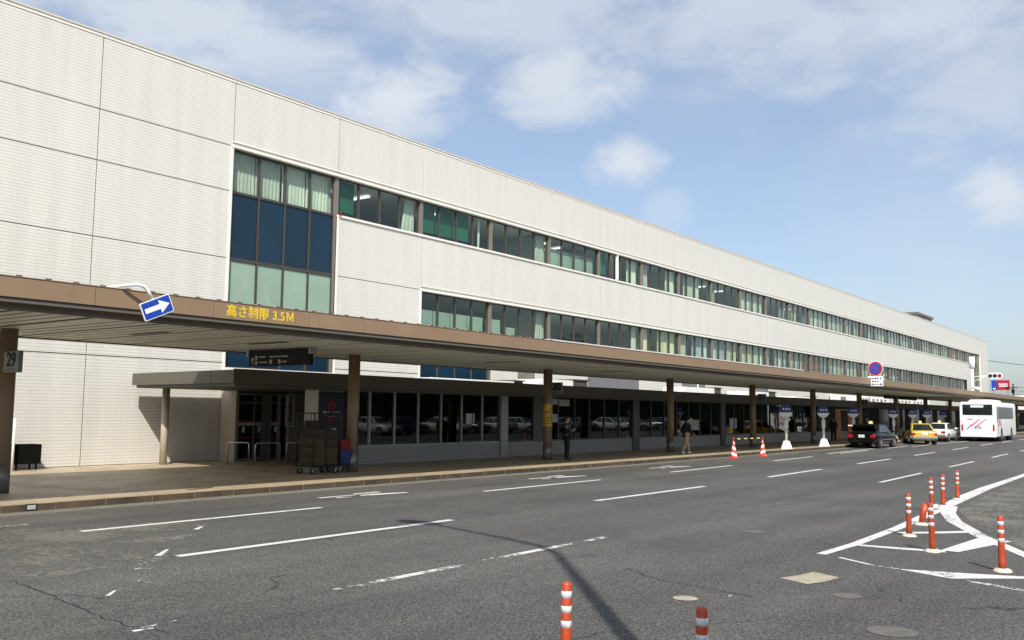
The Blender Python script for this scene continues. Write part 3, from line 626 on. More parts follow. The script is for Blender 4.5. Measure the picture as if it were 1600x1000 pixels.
# shop interior shell
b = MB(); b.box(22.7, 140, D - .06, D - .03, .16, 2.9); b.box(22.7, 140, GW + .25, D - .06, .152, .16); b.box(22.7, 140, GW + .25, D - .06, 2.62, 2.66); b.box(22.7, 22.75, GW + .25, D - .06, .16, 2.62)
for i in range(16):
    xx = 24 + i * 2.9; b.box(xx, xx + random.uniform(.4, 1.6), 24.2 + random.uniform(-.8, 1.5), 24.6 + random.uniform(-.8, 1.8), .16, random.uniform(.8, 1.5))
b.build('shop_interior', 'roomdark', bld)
rl = random.Random(11)
for i in range(26):
    xx = 30 + rl.random() * 34; yy = GW + .8 + rl.random() * 3
    b = MB(); b.cyl((xx, yy), .06, 2.585, 2.618, 12); b.build('downlight', 'dot', bld)
# papers on the glass
for (x0, x1, z0, z1, m) in ((26.95, 27.28, 1.45, 1.85, 'sheet'), (27.35, 27.45, 1.5, 1.85, 'sheet'), (32.3, 33.2, 2.25, 2.5, 'sheet'), (33.2, 34.0, 2.2, 2.48, 'sheet'), (32.5, 33.1, 1.5, 1.85, 'sheet'), (44.7, 45.2, 1.1, 1.55, 'sheet'), (45.6, 46.9, 1.05, 1.6, 'sheet'), (51, 52, 1.1, 1.7, 'sheet'), (61.8, 62.3, 1.4, 1.7, 'sheet'), (63.4, 64.0, 1.4, 1.75, 'sheet')):
    b = MB(); b.box(x0, x1, GW + .05, GW + .066, z0, z1); b.build('notice_sheet', m, bld)
# orange doors and dark bays further along
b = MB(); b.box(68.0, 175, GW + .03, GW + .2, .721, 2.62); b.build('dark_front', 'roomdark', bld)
for x0, x1 in ((70.0, 71.2), (73.0, 74.4)):
    b = MB(); b.box(x0, x1, GW - .03, GW + .029, .16, 2.3); b.build('orange_door', 'door', bld)
b = MB(); b.box(69.9, 74.6, GW - .04, GW - .0301, 2.3, 2.4); b.build('door_head', 'alu', bld)
for i in range(9):
    xx = 76 + i * 5.3; b = MB(); b.box(xx, xx + 3.1, GW - .02, GW + .029, .8, 2.5); b.build('shop_window', 'carglass', bld)
# eave: fascia, soffit lip and roof
ev = MB()
A0, A1 = (15.6, EY), (16.02, D - .48)
MX = 19.62
ev.hexa([(A0[0], A0[1], EZ0), (MX, EY, EZ0), (MX, A1[1], EZ0), (A1[0], A1[1], EZ0)], [(A0[0], A0[1], EZ1), (MX, EY, EZ1), (MX, A1[1], EZ1), (A1[0], A1[1], EZ1)])
ev.hexa([(MX, EY, EZ0), (175, EY, EZ0), (175, D - .03, EZ0), (MX, D - .03, EZ0)], [(MX, EY, EZ1), (175, EY, EZ1), (175, D - .03, EZ1), (MX, D - .03, EZ1)])
ev.hexa([(A0[0] + .14, A0[1] + .12, EZ0 - .085), (MX, EY + .12, EZ0 - .085), (MX, A1[1] - .02, EZ0 - .085), (A1[0] + .14, A1[1] - .02, EZ0 - .085)], [(A0[0] + .14, A0[1] + .12, EZ0 - .003), (MX, EY + .12, EZ0 - .003), (MX, A1[1] - .02, EZ0 - .003), (A1[0] + .14, A1[1] - .02, EZ0 - .003)], 0)
ev.hexa([(MX, EY + .12, EZ0 - .085), (175, EY + .12, EZ0 - .085), (175, D - .04, EZ0 - .085), (MX, D - .04, EZ0 - .085)], [(MX, EY + .12, EZ0 - .003), (175, EY + .12, EZ0 - .003), (175, D - .04, EZ0 - .003), (MX, D - .04, EZ0 - .003)], 0)
for i in range(46):
    xx = 17.2 + i * 2.05
    if xx < 110: ev.box(xx - .008, xx + .008, EY - .004, EY + .02, EZ0, EZ1 + .002, 1); ev.box(xx - .05 - .008, xx - .05 + .008, EY + .116, EY + .13, EZ0 - .086, EZ0 - .004, 1)
for tpar in (.2, .47, .8):
    px, py = A0[0] + (A1[0] - A0[0]) * tpar, A0[1] + (A1[1] - A0[1]) * tpar; ev.box(px - .004, px + .02, py - .008, py + .008, EZ0, EZ1 + .002, 1)
ev.box(A0[0], 175, EY - .015, EY + .015, EZ1, EZ1 + .03, 1)
eo = ev.build('eave', ['eave', 'joint'], bld)
b = MB(); b.cyl((16.98, 26.5), .115, .15, EZ0 - .086, 20); b.build('eave_column', 'beige', bld)
# entrance wall, pier, doors
VY = 26.45
b = MB(); b.box(19.62, 19.70, VY + .02, D - .05, .15, EZ0 - .09); b.build('entrance_side_wall', 'beige', bld)
b = MB(); b.box(21.85, 22.35, VY - .05, VY + .3, .15, 2.53); b.box(22.35, 23.4, VY - .02, VY + .1, .15, 2.53); b.build('entrance_pier', 'beige', bld)
b = MB(); b.box(19.62, 20.72, GW + .01, 22.95, .15, EZ0 - .09, 0); b.build('sign_pier', 'whitestone', bld)
b = MB(); b.box(19.75, 23.2, VY + .72, VY + .76, .15, 2.5); b.build('lobby_back', 'room', bld)
def glass_door(x0, x1, y, red=True, z1=2.46):
    f = MB(); t = .04
    f.box(x0, x0 + t, y, y + .05, .16, z1); f.box(x1 - t, x1, y, y + .05, .16, z1); f.box(x0 + t, x1 - t, y, y + .05, .16, .24); f.box(x0 + t, x1 - t, y, y + .05, z1 - .06, z1); f.box(x0 + t, x1 - t, y, y + .05, 2.12, 2.16)
    fo = f.build('entrance_door', 'alu', bld)
    p = MB(); p.quad((x0 + t, y + .025, .24), (x1 - t, y + .025, .24), (x1 - t, y + .025, z1 - .06), (x0 + t, y + .025, z1 - .06)); p.build('pane', 'dglass', fo)
    if red:
        for z_ in (1.50, .92): r_ = MB(); r_.box(x0 + t, x1 - t, y + .010, y + .022, z_, z_ + .04); r_.build('red_stripe', 'redline', fo)
        s_ = MB(); s_.box(x0 + .2, x0 + .3, y + .005, y + .02, 1.12, 1.32); s_.build('door_sticker', 'signwhite', fo)
        s_ = MB(); s_.box(x0 + t, x1 - t, y + .006, y + .009, 1.36, 1.46); s_.build('door_tape', 'sheet', fo)
glass_door(19.72, 20.42, VY + .02); glass_door(20.42, 20.80, VY + .08); glass_door(21.14, 21.48, VY + .08); glass_door(21.50, 21.85, VY + .02, red=False)
b = MB(); b.box(19.70, 21.85, VY, VY + .2, 2.46, 2.535); b.build('door_head', 'dalu', bld)

# blinded grey-white hoods on the low roof
def hood(x0, x1, y, z0, z1, label, ex=.9):
    t = thing('roof_duct', (x0, y, EZ1), label, 'duct', 'white ducts on the low roof under the canopy')
    b = MB(); b.hexa([(x0, y - .5, z0), (x1, y - .5, z0), (x1, y + .9, z0), (x0, y + .9, z0)], [(x0 + .1, y - .5, z1), (x1, y - .5, z1), (x1, y + .9, z1), (x0 + .1, y + .9, z1)], 0); b.build('duct_body', 'hood', t, bev=.01)
    b = MB(); b.box(x0 - .25, x0 + .02, y - .55, y + .95, z0 - .03, z0 + .12); b.build('duct_lip', 'hood', t, bev=.01)
    b = MB(); b.box(x1, x1 + ex, y - .52, y + .92, EZ1, z1 + .02, 0); b.box(x1 - .05, x1 + ex + .12, y - .58, y + .98, z1 + .02, z1 + .08, 0); b.build('duct_end_box', 'dalu', t)
    b = MB(); b.box(x0 + .3, x0 + .38, y, y + .1, EZ1, z0); b.box(x1 - .4, x1 - .32, y, y + .1, EZ1, z0); b.build('duct_foot', 'grey', t)
hood(26.6, 32.0, 24.4, 3.08, 3.22, 'long thin white duct on the low roof left of number board 30', .6)
hood(34.1, 36.8, 24.5, 3.14, 3.42, 'white duct with dark end box just right of the column with number board 30', 1.2)
hood(49.4, 53.6, 25.0, 3.14, 3.5, 'white duct on the low roof around the third column from the left', .9)
hood(58.6, 62.5, 25.0, 3.14, 3.46, 'white duct on the low roof left of number board 31', 1.2)
hood(67.5, 71.5, 25.0, 3.1, 3.3, 'low white duct on the low roof right of number board 31', .7)
b = MB(); b.tube([(56.9, D - .15, 4.4), (56.9, D - .15, 3.35), (57.3, D - .4, 3.1)], .05, 8); tag(b.build('drain_pipe', 'white', loc=(56.9, D - .15, 3.02)), 'thin white bent pipe on the wall between grey louvre windows under the canopy', 'pipe')
b = MB()
for i, (x0, x1) in enumerate(((84, 91.5), (92.6, 95.4), (96.4, 103), (106, 113), (114.5, 121))):
    t = MB(); t.box(x0, x1, D - .22, D - .16, 3.12, 3.85, 0); t.box(x0 + .4, x0 + .48, D - .16, D - .001, 3.2, 3.7, 1)
    n_ = ['leftmost white wall board above the far bus stops, with square grey mark', 'narrow white board with dark figures above the far bus stops', 'third white board above the far bus stops with rows of grey marks', 'fourth white board above the far bus stops, beside the black hanging panel', 'last white board above the far bus stops, next to the bus'][i]
    o = t.build('wall_board', ['hood', 'grey'], loc=((x0 + x1) / 2, D - .2, 3.0)); tag(o, n_, 'sign board', 'white boards along the wall strip')
    q = MB()
    if i == 0: q.box(86.8, 88.3, D - .235, D - .221, 3.35, 3.65)
    else:
        for c in range(4): q.box(x0 + .5 + c * (x1 - x0) / 4.6, x0 + .5 + c * (x1 - x0) / 4.6 + (x1 - x0) * .11, D - .235, D - .221, 3.3 + .12 * (c % 2), 3.62)
    q.build('board_mark', 'rust' if i != 1 else 'dark', o)

# ------------------------------------------------------------------ long canopy over the pavement
CY0, CY1 = 15.82, 22.25; CXL, CXR = -14, 172
FZ0, FZ1, SZ = 3.745, 4.085, 3.56
cano = thing('pavement_canopy', (8.9, 20.02, .15), 'long flat brown edged canopy on round brown columns over the pavement', 'canopy')
b = MB(); b.box(CXL, CXR, CY0 + .03, CY1, FZ0 + .06, FZ1 - .03, 0)
x = -13.9; k = 0
while x < 120:
    if not (23.5 < x < 46): b.box(x - .05, x + .05, CY0 + .05, CY1, FZ1 - .03, FZ1 + .035, 0); b.box(x - .052, x + .052, CY0 + .03, CY0 + .0499, FZ1 - .02, FZ1 + .037, 1 if x < 24 else 0)
    x += .4932
b.box(23.5, 46, CY0 + .35, CY1, FZ1 - .02, FZ1 + .10, 0)
b.build('roof', ['roofmetal', 'black'], cano)
b = MB()
xs = [8.635 + 2.466 * i for i in range(-10, 67)]
for a, c in zip(xs, xs[1:]): b.box(a + .006, c - .006, CY0, CY0 + .03, FZ0, FZ1, 0)
b.box(xs[0], xs[-1], CY0 - .012, CY0 + .03, FZ1, FZ1 + .014, 0)
b.build('fascia', ['fascia'], cano)
b = MB(); b.box(CXL, CXR, CY0 + .031, CY0 + .30, SZ + .10, FZ0 + .04, 1)
for a, c in zip(xs, xs[1:]): b.box(a + .004, c - .004, CY0 + .26, CY0 + .34, SZ - .01, FZ0 - .02, 0)
b.build('fascia_band', ['fband', 'joint'], cano)
b = MB(); b.box(CXL, CXR, CY0 + .35, CY1 - .05, SZ + .008, SZ + .14, 1)
x = -13.9; k = 0
while x < 170:
    wd = .35 if x < 75 else 1.2
    dz = 0
    b.box(x + (.085 if k % 4 else .15), x + wd, CY0 + .34, CY1 - .06, SZ + dz, SZ + .0075, 0); x += wd + .004; k += 1
b.box(CXL, CXR, CY1 - .06, CY1 + .04, SZ - .03, FZ1 - .02, 2)
b.build('soffit', ['soffit', 'soffgap', 'fband'], cano)
colx = [9.1] + [8.94 + 10.0 * i - (.25 * (i - 3) if i > 3 else 0) for i in range(1, 16)]
for i, x in enumerate(colx):
    b = MB(); b.cyl((x, 20.02), .172, .15, SZ + .02, 28); c = b.build('column', 'column', cano)
    b = MB(); b.cyl((x, 20.02), .185, .15, .72, 28); b.build('column_collar', 'colbase', c)
    b = MB(); b.box(x - .22, x + .22, CY0 + .36, CY1 - .08, SZ - .012, SZ - .002); b.build('soffit_beam', 'soffit', cano)
# flush soffit lamps
for x in (7.6, 11.3, 14.5, 24.0, 31.5, 43.0):
    b = MB(); b.box(x, x + .16, 17.8, 19.2, SZ - .02, SZ - .0125); b.build('soffit_lamp', 'dalu', cano)
text_obj('高さ制限 3.5Ｍ', .262, 'yellow', (11.40, CY0 - .001, 3.90), FACE_ROAD, cano, name='height_lettering', extrude=.004, bold=.0055, spacing=1.06)

# ------------------------------------------------------------------ signs
# one-way sign on bent arm
t = thing('one_way_sign', (9.2, 15.9, 4.1), 'blue rectangular one way sign with white arrow hanging tilted from the canopy edge', 'sign')
SY = 15.55
b = MB(); b.tube([(9.05, 16.3, 4.13), (9.12, 15.75, 4.15), (9.30, SY + .05, 4.18), (9.43, SY + .05, 4.16), (9.52, SY + .05, 4.08), (9.62, SY + .04, 3.93)], .033, 12); b.build('arm', 'signwhite', t)
cx, cz, an = 9.69, 3.79, R(24)
def rot2(px, pz, y): return (cx + px * math.cos(an) - pz * math.sin(an), y, cz + px * math.sin(an) + pz * math.cos(an))
def rrect(w, h, r, y, n=5):
    pts = []
    for sx, sz, a0 in ((1, -1, -90), (1, 1, 0), (-1, 1, 90), (-1, -1, 180)):
        for i in range(n + 1):
            a = R(a0 + 90 * i / n); pts.append(rot2(sx * (w / 2 - r) + r * math.cos(a), sz * (h / 2 - r) + r * math.sin(a), y))
    return pts
b = MB(); b.prism(rrect(.64, .345, .03, SY), (0, .02, 0)); b.build('sign_border', 'signwhite', t)
b = MB(); b.prism(rrect(.605, .31, .02, SY - .004), (0, .0035, 0)); b.build('sign_face', 'blue', t)
b = MB(); b.prism([rot2(px, pz, SY - .008) for px, pz in ((-.26, -.045), (.06, -.045), (.06, -.125), (.27, 0), (.06, .125), (.06, .045), (-.26, .045))], (0, .0035, 0)); b.build('arrow', 'signwhite', t)
# no parking sign, facing oncoming traffic (-X)
NX, NY, NZ = 56.3, 15.55, 4.69
t = thing('no_parking_sign', (NX, NY, 4.1), 'round blue no parking sign with red rim above a white text plate', 'sign')
def discx(r, x, n=40):
    b = MB(); b.prism([(x, NY + r * math.cos(2 * math.pi * i / n), NZ + r * math.sin(2 * math.pi * i / n)) for i in range(n)], (.012, 0, 0)); return b
discx(.43, NX).build('rim_edge', 'signwhite', t); discx(.405, NX - .013).build('red_rim', 'red', t); discx(.30, NX - .026).build('sign_face', 'blue', t)
b = MB(); a = R(45); b.prism([(NX - .034, NY + u * math.cos(a) - v * math.sin(a), NZ + u * math.sin(a) + v * math.cos(a)) for u, v in ((-.31, -.028), (.31, -.028), (.31, .028), (-.31, .028))], (.007, 0, 0)); b.build('diagonal_bar', 'red', t)
b = MB(); b.box(NX, NX + .02, NY - .42, NY + .42, 3.66, 4.24); b.build('text_plate', 'signwhite', t)
b = MB()
for r_ in range(3):
    for c in range(5):
        if (r_, c) != (1, 4):
            y_ = NY + .36 - c * .15; b.box(NX - .006, NX - .001, y_ - random.uniform(.06, .11), y_, 4.06 - r_ * .17, 4.16 - r_ * .17 - random.uniform(0, .03))
b.build('plate_marks', 'dark', t)
b = MB(); b.tube([(NX + .05, NY, 5.0), (NX + .05, NY, 3.75)], .035, 10); b.tube([(NX + .05, NY, 4.16), (NX + .05, 16.4, 4.14)], .03, 10); b.build('bracket', 'grey', t)
# hanging direction sign
HX = 16.1
t = thing('hanging_direction_sign', (HX, 20, SZ), 'black hanging direction sign with small white arrow and pictograms under the canopy', 'sign')
b = MB(); b.box(HX, HX + .14, 18.72, 21.22, 3.10, 3.54); b.build('sign_box', 'dark', t, bev=.006)
b = MB(); b.box(HX - .03, HX + .17, 21.22, 21.30, 3.36, 3.59); b.build('bracket', 'grey', t); b = MB(); b.box(HX - .03, HX + .17, 18.64, 18.72, 3.38, 3.59); b.build('bracket', 'grey', t)
b = MB()
def hs(y, z, w, h): b.box(HX - .006, HX - .001, y - w / 2, y + w / 2, z - h / 2, z + h / 2)
b.prism([(HX - .006, 21.06 + dy, 3.26 + dz) for dy, dz in ((-.02, -.11), (-.02, .03), (-.08, -.01), (0, .1), (.08, -.01), (.02, .03), (.02, -.11))], (.005, 0, 0))
for y, z in ((20.90, 3.33), (20.90, 3.19), (20.28, 3.21), (19.92, 3.21)): hs(y, z, .10, .11)
for y, z, w_ in ((20.64, 3.345, .30), (20.6, 3.20, .34), (20.1, 3.345, .5), (19.72, 3.345, .3), (19.72, 3.2, .2)): hs(y, z, w_, .035)
b.build('pictograms', 'dimwhite', t)
# far black hanging panel
t = thing('hanging_sign', (76, 20.2, SZ), 'wide black hanging panel under the canopy near the taxis', 'sign')
b = MB(); b.box(75.0, 84.6, 20.0, 20.16, 3.27, 3.53); b.build('sign_box', 'dark', t)
b = MB(); b.box(76, 76.06, 20.05, 20.1, 3.531, SZ); b.build('hanger', 'grey', t)
# number boards on columns
for num, x, y0, y1 in (('29', 9.0, 19.22, 19.88), ('30', 28.94, 19.36, 19.86), ('31', 48.94, 19.33, 19.84), ('32', 68.0, 19.33, 19.84)):
    xx = x - .05
    t = thing('number_board', (xx, 19.84, 2.6), 'square grey green board reading %s beside a canopy column' % num, 'sign', 'stop number boards on the columns')
    b = MB(); b.box(xx, xx + .09, y0, y1 - .03, 2.62, 3.05); b.build('board', 'boardgrey', t, bev=.006)
    b = MB(); b.box(xx + .02, xx + .05, y1 - .031, 20.0, 2.95, 2.99); b.box(xx + .02, xx + .05, y1 - .031, 20.0, 2.68, 2.72); b.build('bracket', 'grey', t)
    b = MB(); b.box(xx - .004, xx - .001, y0 + .05, y1 - .08, 2.655, 2.67); b.box(xx - .004, xx - .001, y0 + .12, y1 - .15, 2.69, 2.70); b.build('underline', 'dark', t)
    text_obj(num, .40, 'dark', (xx - .003, (y0 + y1) / 2 - .015, 2.87), FACE_LEFT, t, name='number', align='CENTER', bold=.012)
# yellow poster on column 2
b = MB(); n = 20; ring = lambda z, r=.178: [(28.94 + r * math.cos(2 * math.pi * k / n), 20.02 + r * math.sin(2 * math.pi * k / n), z) for k in range(n)]
b.loft([ring(1.40), ring(2.22)], caps=False)
po = tag(b.build('column_poster', 'yellowposter', loc=(28.94, 20.02, 1.4)), 'yellow poster with dark marks wrapped round the column beside the man in a suit', 'poster')
b = MB(); rr = random.Random(4)
for row in range(7):
    z = 2.12 - row * .105
    for c in range(7):
        if rr.random() < .75:
            a = R(150 + c * 22); a2 = a + R(rr.uniform(10, 17)); r_ = .181
            b.quad((28.94 + r_ * math.cos(a), 20.02 + r_ * math.sin(a), z), (28.94 + r_ * math.cos(a2), 20.02 + r_ * math.sin(a2), z), (28.94 + r_ * math.cos(a2), 20.02 + r_ * math.sin(a2), z + rr.uniform(.03, .07)), (28.94 + r_ * math.cos(a), 20.02 + r_ * math.sin(a), z + .05), 0 if row != 3 else 1)
b.build('poster_marks', ['scuff', 'mauve'], po)
# navy terminal banner and upright white notice at the entrance
t = thing('terminal_banner', (20.17, GW, .2), 'dark navy banner panel with red emblem and white lettering beside the entrance', 'banner')
b = MB(); b.box(19.66, 20.68, GW - .04, GW + .008, .25, 2.5); b.build('panel', 'navysign', t)
b = MB()
b.prism([(20.14 + .17 * math.cos(2 * math.pi * i / 24), GW - .046, 2.08 + .15 * math.sin(2 * math.pi * i / 24)) for i in range(24)], (0, .005, 0)); b.build('red_emblem', 'dred', t); b = MB(); b.prism([(20.10 + .13 * math.cos(2 * math.pi * i / 24), GW - .046, 1.60 + .13 * math.sin(2 * math.pi * i / 24)) for i in range(24)], (0, .005, 0)); b.build('red_emblem', 'dred', t)
b = MB(); b.prism([(20.14 + .07 * math.cos(2 * math.pi * i / 16), GW - .05, 2.05 + .07 * math.sin(2 * math.pi * i / 16)) for i in range(16)], (0, .0035, 0)); b.build('emblem_hole', 'navysign', t)
text_obj('第2ターミナル', .115, 'signwhite', (20.16, GW - .044, 1.83), FACE_ROAD, t, align='CENTER', bold=.001)
b = MB()
for i in range(3): b.box(20.16 + i * .07, 20.205 + i * .07, GW - .046, GW - .041, 1.18, 1.36)
b.box(19.95, 20.38, GW - .046, GW - .041, 1.715, 1.725); b.build('white_bars', 'signwhite', t)
t = thing('upright_notice', (21.86, VY - .1, 1.28), 'tall narrow white notice board with vertical dark writing on the entrance glass', 'sign')
b = MB(); b.box(21.66, 22.04, VY - .12, VY - .09, 1.30, 2.42); b.build('board', 'signwhite', t)
for i, ch in enumerate('特別警戒実施中'):
    text_obj(ch, .17, 'dark', (21.85, VY - .124, 2.32 - i * .154), FACE_ROAD, t, align='CENTER', bold=.002)
# small white plate on the kerb
b = MB(); b.box(8.44, 8.64, KY - .02, KY - .0045, .02, .14, 0); b.box(8.46, 8.62, KY - .023, KY - .0205, .04, .12, 1); tag(b.build('kerb_plate', ['dark', 'dimwhite'], loc=(8.57, KY, .02)), 'small white plate fixed to the kerb face at the left', 'plate')

# ------------------------------------------------------------------ street furniture
bol = thing('delineator_post', (0, 0, 0), 'orange post', 'bollard', 'orange flexible delineator posts')
PH = .69
b = MB(); b.lathe((0, 0, 0), [(.0, .03), (.050, .03), (.045, .12), (.040, .3), (.038, PH - .02), (.032, PH - .004), (.0, PH)], 20); b.build('post', 'orange', bol, world=False)
for i in range(3):
    z = PH - .115 - i * .105; b = MB(); b.lathe((0, 0, 0), [(.0382, z), (.0402, z + .001), (.0402, z + .049), (.0382, z + .05)], 20); b.build('reflective_band', 'band', bol, world=False)
b = MB(); b.lathe((0, 0, 0), [(.112, 0), (.112, .012), (.085, .035), (.051, .045)], 24); b.build('base', 'base', bol, world=False)
b = MB(); b.lathe((0, 0, 0), [(.0405, .60), (.0409, .61), (.0409, .612)], 14); 
spots = [((5.80, 3.84), 'orange banded post at the bottom edge left of the lamp shadow', 0), ((5.64, 2.69), 'orange banded post at the bottom edge right of the lamp shadow', .4),
         ((13.19, 2.17), 'orange banded post standing alone right of the island near the photo edge', .8), ((15.99, 3.96), 'orange banded post at the left side of the painted island', 1.2), ((14.42, 3.26), 'orange banded post at the front corner of the painted island on its white bar', 1.7),
         ((20.33, 4.58), 'orange banded post behind the broken stump on the island line', 2.2), ((21.64, 4.65), 'orange banded post second from the far end of the island line', 2.9), ((23.69, 4.78), 'orange banded post at the far end of the island line', 3.3)]
for i, ((x, y), lab, rz) in enumerate(spots):
    o = bol if i == 0 else copy_tree(bol); o.location = (x, y, 0); o.rotation_euler = (R(random.uniform(-1.5, 1.5)), R(random.uniform(-1.5, 1.5)), rz); o['label'] = lab; o['_org'] = (x, y, 0)
t = thing('broken_delineator', (17.82, 4.2, 0), 'short broken orange post stump leaning beside the banded posts', 'bollard', 'orange flexible delineator posts')
b = MB(); b.tube([(17.82, 4.2, .03), (17.83, 4.17, .2), (17.86, 4.13, .37)], [.052, .055, .058], 16); b.build('post', 'orange', t)
b = MB(); b.lathe((17.82, 4.2, 0), [(.125, 0), (.125, .012), (.09, .035), (.051, .045)], 24); b.build('base', 'base', t)
b = MB(); b.tube([(17.86, 4.07, .30), (17.95, 3.95, .33)], .05, 10); b.build('torn_flap', 'band', t)
# traffic cones with bar
def cone(x, y, label, kind):
    t = thing('traffic_cone', (x, y, 0), label, 'cone', 'striped cones at the kerb')
    b = MB(); b.box(x - .19, x + .19, y - .19, y + .19, 0, .035); b.build('base', 'conered', t, bev=.01)
    prof = [(.155, .035), (.125, .19), (.112, .26), (.088, .39), (.076, .46), (.055, .60), (.047, .65), (.033, .75), (.026, .79), (.0, .80)]
    n = 20; mbs = MB(); rows = 26
    for j in range(rows):
        for k in range(n):
            z0, z1 = .035 + (.80 - .035) * j / rows, .035 + (.80 - .035) * (j + 1) / rows
            r0, r1 = .155 - .13 * j / rows, .155 - .13 * (j + 1) / rows
            a0, a1 = 2 * math.pi * k / n, 2 * math.pi * (k + 1) / n
            m = 1 if ((z0 / .26 + k / n * kind) % 1.0) < .45 and z0 < .7 else 0
            mbs.quad((x + r0 * math.cos(a0), y + r0 * math.sin(a0), z0), (x + r0 * math.cos(a1), y + r0 * math.sin(a1), z0), (x + r1 * math.cos(a1), y + r1 * math.sin(a1), z1), (x + r1 * math.cos(a0), y + r1 * math.sin(a0), z1), m)
    b = mbs; b.build('cone_body', ['conered', 'signwhite'], t)
    b = MB(); b.cyl((x, y), .026, .80, .90, 12); b.build('tip', 'conered', t)
cone(38.56, 16.75, 'red and white spiral striped cone, the left one of the pair at the kerb', 1.0); cone(41.5, 16.6, 'red and white spiral striped cone, the right one of the pair at the kerb', -1.0)
b = MB()
for i in range(9):
    u0, u1 = i / 9, (i + 1) / 9; b.tube([(38.56 + 2.94 * u0, 16.75 - .15 * u0, .84), (38.56 + 2.94 * u1, 16.75 - .15 * u1, .84)], .024, 10, i % 2, caps=(i in (0, 8)))
tag(b.build('cone_bar', ['dark', 'lampyellow'], loc=(38.56, 16.75, .84)), 'yellow and black striped bar laid between two cones', 'bar')
# bus stop posts
bs = thing('bus_stop_sign', (0, 0, 0), 'x', 'bus stop', 'bus stop posts along the kerb')
b = MB(); b.hexa([(-.29, -.29, 0), (.29, -.29, 0), (.29, .29, 0), (-.29, .29, 0)], [(-.15, -.15, .42), (.15, -.15, .42), (.15, .15, .42), (-.15, .15, .42)]); b.build('base', 'white', bs, bev=.02, world=False)
b = MB(); b.cyl((0, 0), .066, .42, 1.66, 16); b.build('pole', 'white', bs, world=False)
b = MB(); b.box(-.10, -.05, -.10, .10, 1.05, 1.50); b.build('timetable', 'trim', bs, world=False)
def dpart(z0, z1, name, m, th=.05):
    pts = []; n = 40; r = .34; zc = 1.98
    for i in range(n):
        a = 2 * math.pi * i / n; z = zc + r * math.sin(a); 
        pts.append((-th / 2, r * math.cos(a), min(max(z, z0), z1)))
    b = MB(); b.prism(pts, (th, 0, 0)); return b.build(name, m, bs, world=False)
dpart(1.905, 2.4, 'blue_top', 'stopblue'); dpart(1.5, 1.90, 'white_bottom', 'signwhite', .048)
b = MB()
for y in (-.16, -.02, .12): b.box(-.032, -.026, y - .035, y + .035, 2.03, 2.12)
b.build('sign_marks', 'signwhite', bs, world=False)
BSPOTS = ((47.6, 17.75), (53.8, 17.85), (59.8, 17.95), (69.5, 18.05), (75.3, 18.15), (80.0, 18.2), (86.3, 18.3))
bl = ['bus stop post nearest the cones', 'bus stop post just left of the black taxi', 'bus stop post behind the black taxi roof', 'bus stop post between the black and yellow taxis', 'bus stop post behind the yellow taxi roof, left one', 'bus stop post behind the yellow taxi roof, right one', 'bus stop post above the white taxi beside the bus']
for i, (x, y) in enumerate(BSPOTS):
    o = bs if i == 0 else copy_tree(bs); o.location = (x, y, .15); o.rotation_euler = (0, 0, R(25)); o['label'] = 'white blue topped ' + bl[i]
# stainless rails by the doors
for i, (x0, y0, x1, y1, lab) in enumerate(((18.36, 25.1, 18.72, 24.5, 'steel hoop rail leftmost by the entrance doors'), (18.66, 24.1, 19.42, 23.85, 'steel hoop rail in front of the opened entrance doors'), (19.75, 23.9, 20.2, 23.5, 'steel hoop rail right by the notice board at the entrance'))):
    b = MB(); b.tube([(x0, y0, .15), (x0, y0, .80), (x0 + (x1 - x0) * .06, y0 + (y1 - y0) * .06, .86), (x0 + (x1 - x0) * .94, y0 + (y1 - y0) * .94, .86), (x1, y1, .80), (x1, y1, .15)], .024, 12)
    tag(b.build('hoop_rail', 'rail', loc=(x0, y0, .15)), lab, 'rail', 'steel hoop rails at the entrance')
# dark box by the wall and thin pipe
t = thing('wall_box', (12.85, 26.7, .25), 'small black box standing on legs against the tiled wall at far left', 'box')
b = MB(); b.box(12.38, 13.16, 26.55, 27.1, .32, .87); b.build('box_body', 'ac', t, bev=.01)
for lx in (12.5, 13.05):
    for ly in (26.62, 27.0): b = MB(); b.box(lx, lx + .04, ly, ly + .04, .15, .32); b.build('leg', 'ac', t)
b = MB(); b.tube([(12.30, 26.4, .15), (12.30, 26.4, 1.6)], .035, 10); tag(b.build('white_post', 'trim', loc=(12.3, 26.4, .15)), 'slim pale post standing in front of the tiled wall by the leftmost column', 'post')

